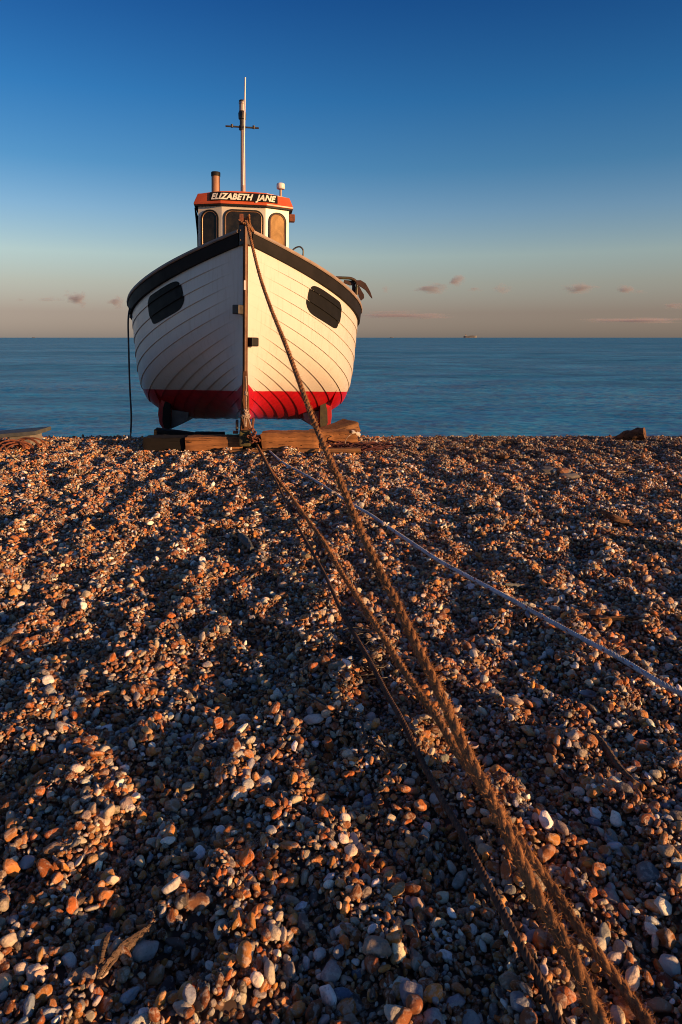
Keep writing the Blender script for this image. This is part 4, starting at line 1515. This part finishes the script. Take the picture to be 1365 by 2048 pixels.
# log at the right on the crest
a, b = at(1244, 876, 8.35), at(1290, 867, 8.2)
lg = tube('driftwood_log', [a + Vector((-.05, .1, -.05)), a, a.lerp(b, .5) + Vector((0, 0, .01)), b], lambda t: .03 + .045 * min(t * 2.2, 1), M['log'], None, 14, 24)
for v in lg.data.vertices:
    nz = float(gnoise(np.array([v.co.x * 14]), np.array([v.co.z * 22 + v.co.y * 15]))[0])
    v.co.z += nz * .03; v.co.y += nz * .02
tag(lg, 'short dark weathered log lying on the crest of the beach at the right', 'log')


def stick(name, pxs, r, mat, label, cat='stick', lift=.02, k=7, taper=.5):
    pts = []
    for px, py in pxs:
        p = on_plane(px, py, .02)
        for _ in range(5): p = on_plane(px, py, gz(p.x, p.y) + r + lift)
        pts.append(p)
    o = tube(name, pts, lambda t: r * (1 - (1 - taper) * abs(2 * t - 1)), mat, None, k, 14 * (len(pts) - 1))
    rs = random.Random(int(pxs[0][0]))
    for v in o.data.vertices:
        v.co += Vector((rs.gauss(0, 1), rs.gauss(0, 1), rs.gauss(0, 1))) * r * .09
    if label: tag(o, label, cat)
    return o


d0 = stick('driftwood', [(196, 1955), (208, 1932), (238, 1905), (270, 1880), (308, 1850)], .0105, M['drift'], 'curved split driftwood stick at the lower left of the pebbles', 'driftwood', .012)
for off, sc_ in (((3, -7), .006), ((-4, 5), .005), ((6, 4), .004)):
    s_ = stick('splinter', [(198 + off[0], 1950 + off[1]), (236 + off[0], 1903 + off[1]), (268 + off[0], 1879 + off[1]), (304 + off[0], 1853 + off[1])], sc_, M['drift'], None, None, .022)
    s_.parent = d0
stick('driftwood', [(203, 1925), (205, 1905), (211, 1882), (222, 1866)], .0075, M['drift'], 'small forked grey twig behind the curved driftwood stick', 'driftwood', .02)
stick('driftwood', [(478, 1068), (492, 1082), (505, 1098)], .028, M['grey_slab'], 'short grey stick of wood among the pebbles left of the ropes', 'driftwood', .01)
stick('driftwood', [(1014, 1017), (1042, 1018), (1071, 1017)], .008, M['drift'], 'thin straight pale stick right of the thick rope', 'driftwood', .02)
stick('driftwood', [(1232, 944), (1252, 944), (1271, 948)], .010, M['drift'], 'short orange-brown stick near the crest at the right', 'driftwood', .03)
stick('driftwood', [(1200, 1020), (1228, 1035), (1265, 1050)], .026, M['log'], 'dark half-buried branch at the right of the beach', 'driftwood', .01)
stick('driftwood', [(1010, 1168), (1040, 1172), (1064, 1173)], .012, M['grey_slab'], 'grey twig lying just above the pale rope', 'driftwood', .012)
stick('driftwood', [(998, 912), (1010, 914), (1020, 913)], .020, M['timber_mid'], 'tiny orange wood chip on the far shingle', 'driftwood', .02)
stick('driftwood', [(0, 1288), (20, 1276), (40, 1268)], .012, M['drift'], 'brown twig at the left edge of the pebbles', 'driftwood', .02)
stick('driftwood', [(1175, 1460), (1200, 1478), (1235, 1530), (1270, 1565)], .012, M['drift'], 'pale crooked root lying on the pebbles at the right', 'driftwood', .02)
stick('driftwood', [(1198, 1238), (1250, 1236), (1300, 1238)], .012, M['log'], 'dark twig lying above the pale rope near the right edge', 'driftwood', .01)
heap('dried_weed', 720, 752, 1428, 2.5, .035, M['hose'], 'small tangle of black dried seaweed by the thin cord', 'seaweed', 14, .003, 8, .45)
# green strands beyond the thick rope
p = on_plane(862, 1167, .03)
o = tube('green_twine', [p + Vector((-.02, 0, 0)), p + Vector((0, 0, .03)), p + Vector((.035, .01, .02)), p + Vector((.06, 0, .0))], .0022, worn('green_twine', (.03, .20, .08), None, 20, .6), None, 6, 16)
tag(o, 'bright green scrap of twine right of the thick rope', 'twine')
# crumpled litter at the right
p = on_plane(1108, 950, .03)
lit = empty('litter', p); tag(lit, 'crumpled pale and brown litter half buried right of the boat', 'litter')
def crumple(c_, d, mat, seed):
    bm = bmesh.new(); bmesh.ops.create_icosphere(bm, subdivisions=2, radius=1)
    r_ = random.Random(seed)
    for v in bm.verts: v.co = Vector((v.co.x * d[0], v.co.y * d[1], v.co.z * d[2])) * r_.uniform(.7, 1.15) + Vector(c_)
    me_ = bpy.data.meshes.new('scrap'); bm.to_mesh(me_); bm.free(); me_.materials.append(mat)
    o_ = bpy.data.objects.new('scrap', me_); o_.parent = lit; COL.objects.link(o_)
crumple((-.03, .05, .03), (.10, .06, .035), M['grey_block'], 1)
crumple((.01, .0, .03), (.025, .02, .022), M['plastic'], 2)
crumple((.07, .0, .035), (.06, .05, .035), M['hose_end'], 3)
crumple((.10, -.1, .01), (.10, .06, .03), M['grey_block'], 4)
crumple((.14, .08, .02), (.04, .03, .022), M['grey_block'], 5)
# shell by the right
for px, py, r, lb in ((1175, 1383, .020, 'open whelk shell lying right of centre on the pebbles'), (1000 - 55, 1468, .014, 'small violet mussel shell beside the thick rope')):
    p = on_plane(px, py, .02); p.z = gz(p.x, p.y) + .022
    vs, fs = [], []
    for i in range(9):
        t = i / 8
        for q in range(14):
            a = 2 * PI * q / 14; rad_ = r * (1 - .9 * t ** 1.6)
            vs.append(p + Vector((math.cos(a) * rad_ * 1.5 + r * 1.2 * t, math.sin(a) * rad_, r * .5 - r * 1.0 * math.sin(t * PI / 2))))
    for i in range(8):
        for q in range(14): fs.append((i * 14 + q, i * 14 + (q + 1) % 14, (i + 1) * 14 + (q + 1) % 14, (i + 1) * 14 + q))
    o = build('sea_shell', vs, fs, worn('shell', (.42, .34, .36), (.3, .2, .2), 60, .4)); tag(o, lb, 'shell')

# ------------------------------------------------------------------ ships and clouds far out
ship_m = worn('far_ship_paint', (.13, .12, .12), None, .05, .6)
ship_w = worn('far_ship_white', (.28, .25, .24), None, .05, .6)
def ship(px, w_px, label, house_at, D=9000, blocks=()):
    Lg = w_px / FPX * D; x = (px - CX) / FPX * D
    e0 = empty('cargo_ship', (x, D, SEA_Z)); tag(e0, label, 'ship', 'ships on the horizon')
    h = Lg * .13
    n_ = 12; vs, fs = [], []
    for i in range(n_ + 1):
        t = i / n_; hw = Lg * .07 * min(1, (t * 5) ** .6 if t < .2 else 1, ((1 - t) * 5) ** .6 if t > .8 else 1)
        xx = -Lg / 2 + Lg * t; bow = h * .25 * max(0, t - .8) * 5
        vs += [(xx, -hw, h + bow), (xx, -hw * .7, -2), (xx, hw * .7, -2), (xx, hw, h + bow)]
    for i in range(n_):
        for q in range(4): fs.append((i * 4 + q, i * 4 + (q + 1) % 4, (i + 1) * 4 + (q + 1) % 4, (i + 1) * 4 + q))
    build('ship_hull', vs, fs, ship_m, e0, smooth=False)
    box('superstructure', (Lg * house_at, 0, h + Lg * .05), (Lg * .11, Lg * .10, Lg * .10), ship_w, e0, 0)
    box('funnel', (Lg * (house_at - .03), 0, h + Lg * .12), (Lg * .03, Lg * .03, Lg * .04), ship_m, e0, 0)
    for bx_ in blocks: box('deck_cargo', (Lg * bx_, 0, h + Lg * .018), (Lg * .16, Lg * .09, Lg * .036), ship_m, e0, 0)
ship(938, 26, 'faint long cargo ship on the horizon right of the boat', -.33, blocks=(.05, .25))
ship(783, 7, 'tiny speck of a ship on the horizon just right of the boat', .1)
ship(74, 6, 'tiny speck of a ship on the horizon at the far left', -.1)


def cloud_mat(name, dens):
    t = NT(name)
    t.n.remove(t.b)
    out = t.n['Material Output']
    vol = t.add('ShaderNodeVolumePrincipled')
    vol.inputs['Color'].default_value = (.72, .65, .72, 1); vol.inputs['Anisotropy'].default_value = .1
    o = t.add('ShaderNodeTexCoord').outputs['Generated']
    m = t.map(o, (2, 2, 2), loc=(-1, -1, -1))
    ln = t.add('ShaderNodeVectorMath', operation='LENGTH'); t.link(m, ln.inputs[0])
    oi = t.add('ShaderNodeObjectInfo')
    nz = t.noise(1.7, 6, .62, m, .3, t.math('MULTIPLY', oi.outputs['Random'], 40.0))
    f = t.math('SUBTRACT', 1.0, ln.outputs['Value'])
    f = t.math('ADD', f, t.math('MULTIPLY', t.math('SUBTRACT', nz, .5), 2.4))
    f = t.math('MULTIPLY', t.math('SUBTRACT', f, .36), 2.0, True)
    t.link(t.math('MULTIPLY', f, dens), vol.inputs['Density'])
    t.link(vol.outputs[0], out.inputs['Volume'])
    return t.m


cm1, cm2 = cloud_mat('cloud_puff', .012), cloud_mat('cloud_streak', .006)
CL = [(153, 597, 44, 26, 1, 'pink-topped puff of cloud low over the horizon at the left'), (232, 603, 32, 18, 1, 'small grey-pink cloud between the left edge and the boat'),
      (240, 616, 30, 8, 0, 'faint wisp under the small cloud left of the boat'), (100, 598, 60, 8, 0, 'faint flat wisp left of the pink-topped cloud'),
      (42, 600, 20, 6, 0, 'faint speck of cloud at the far left'), (862, 577, 70, 18, 1, 'ragged mauve cloud right of the anchor'),
      (915, 562, 36, 20, 1, 'highest small cloud right of the boat'), (948, 579, 30, 8, 1, 'small flat cloud just right of the ragged mauve one'),
      (772, 579, 16, 12, 0, 'tiny wisp just right of the anchor'), (1008, 577, 44, 16, 0, 'thin slanting wisp in the middle of the right-hand sky'),
      (1157, 576, 74, 18, 1, 'widest pink-grey cloud in the right-hand sky'), (1252, 579, 34, 14, 1, 'small dark cloud right of the widest one'),
      (1278, 584, 30, 8, 0, 'thin wisp trailing right of the small dark cloud'), (1346, 612, 50, 10, 1, 'flat cloud cut by the right edge'),
      (810, 632, 200, 10, 0, 'long thin bank of cloud low over the horizon right of the boat'), (790, 624, 100, 7, 0, 'short thin bank above the long one right of the boat'),
      (1270, 641, 230, 9, 0, 'long faint bank of cloud low at the right')]
for i, (px, py, w, h, kk, lb) in enumerate(CL):
    D = 7000.
    c_ = at(px, py, D); sx = w * D / FPX * .72; sz_ = h * D / FPX * .85
    bm = bmesh.new(); bmesh.ops.create_icosphere(bm, subdivisions=2, radius=1)
    sy = max(sz_ * 1.5, sx * .4)
    for v in bm.verts: v.co = Vector((v.co.x * sx, v.co.y * sy, v.co.z * sz_))
    me = bpy.data.meshes.new('cloud'); bm.to_mesh(me); bm.free(); me.materials.append(cm1 if kk else cm2)
    o = bpy.data.objects.new('cloud', me); o.location = c_; COL.objects.link(o)
    tag(o, lb, 'cloud', 'small clouds low over the horizon')
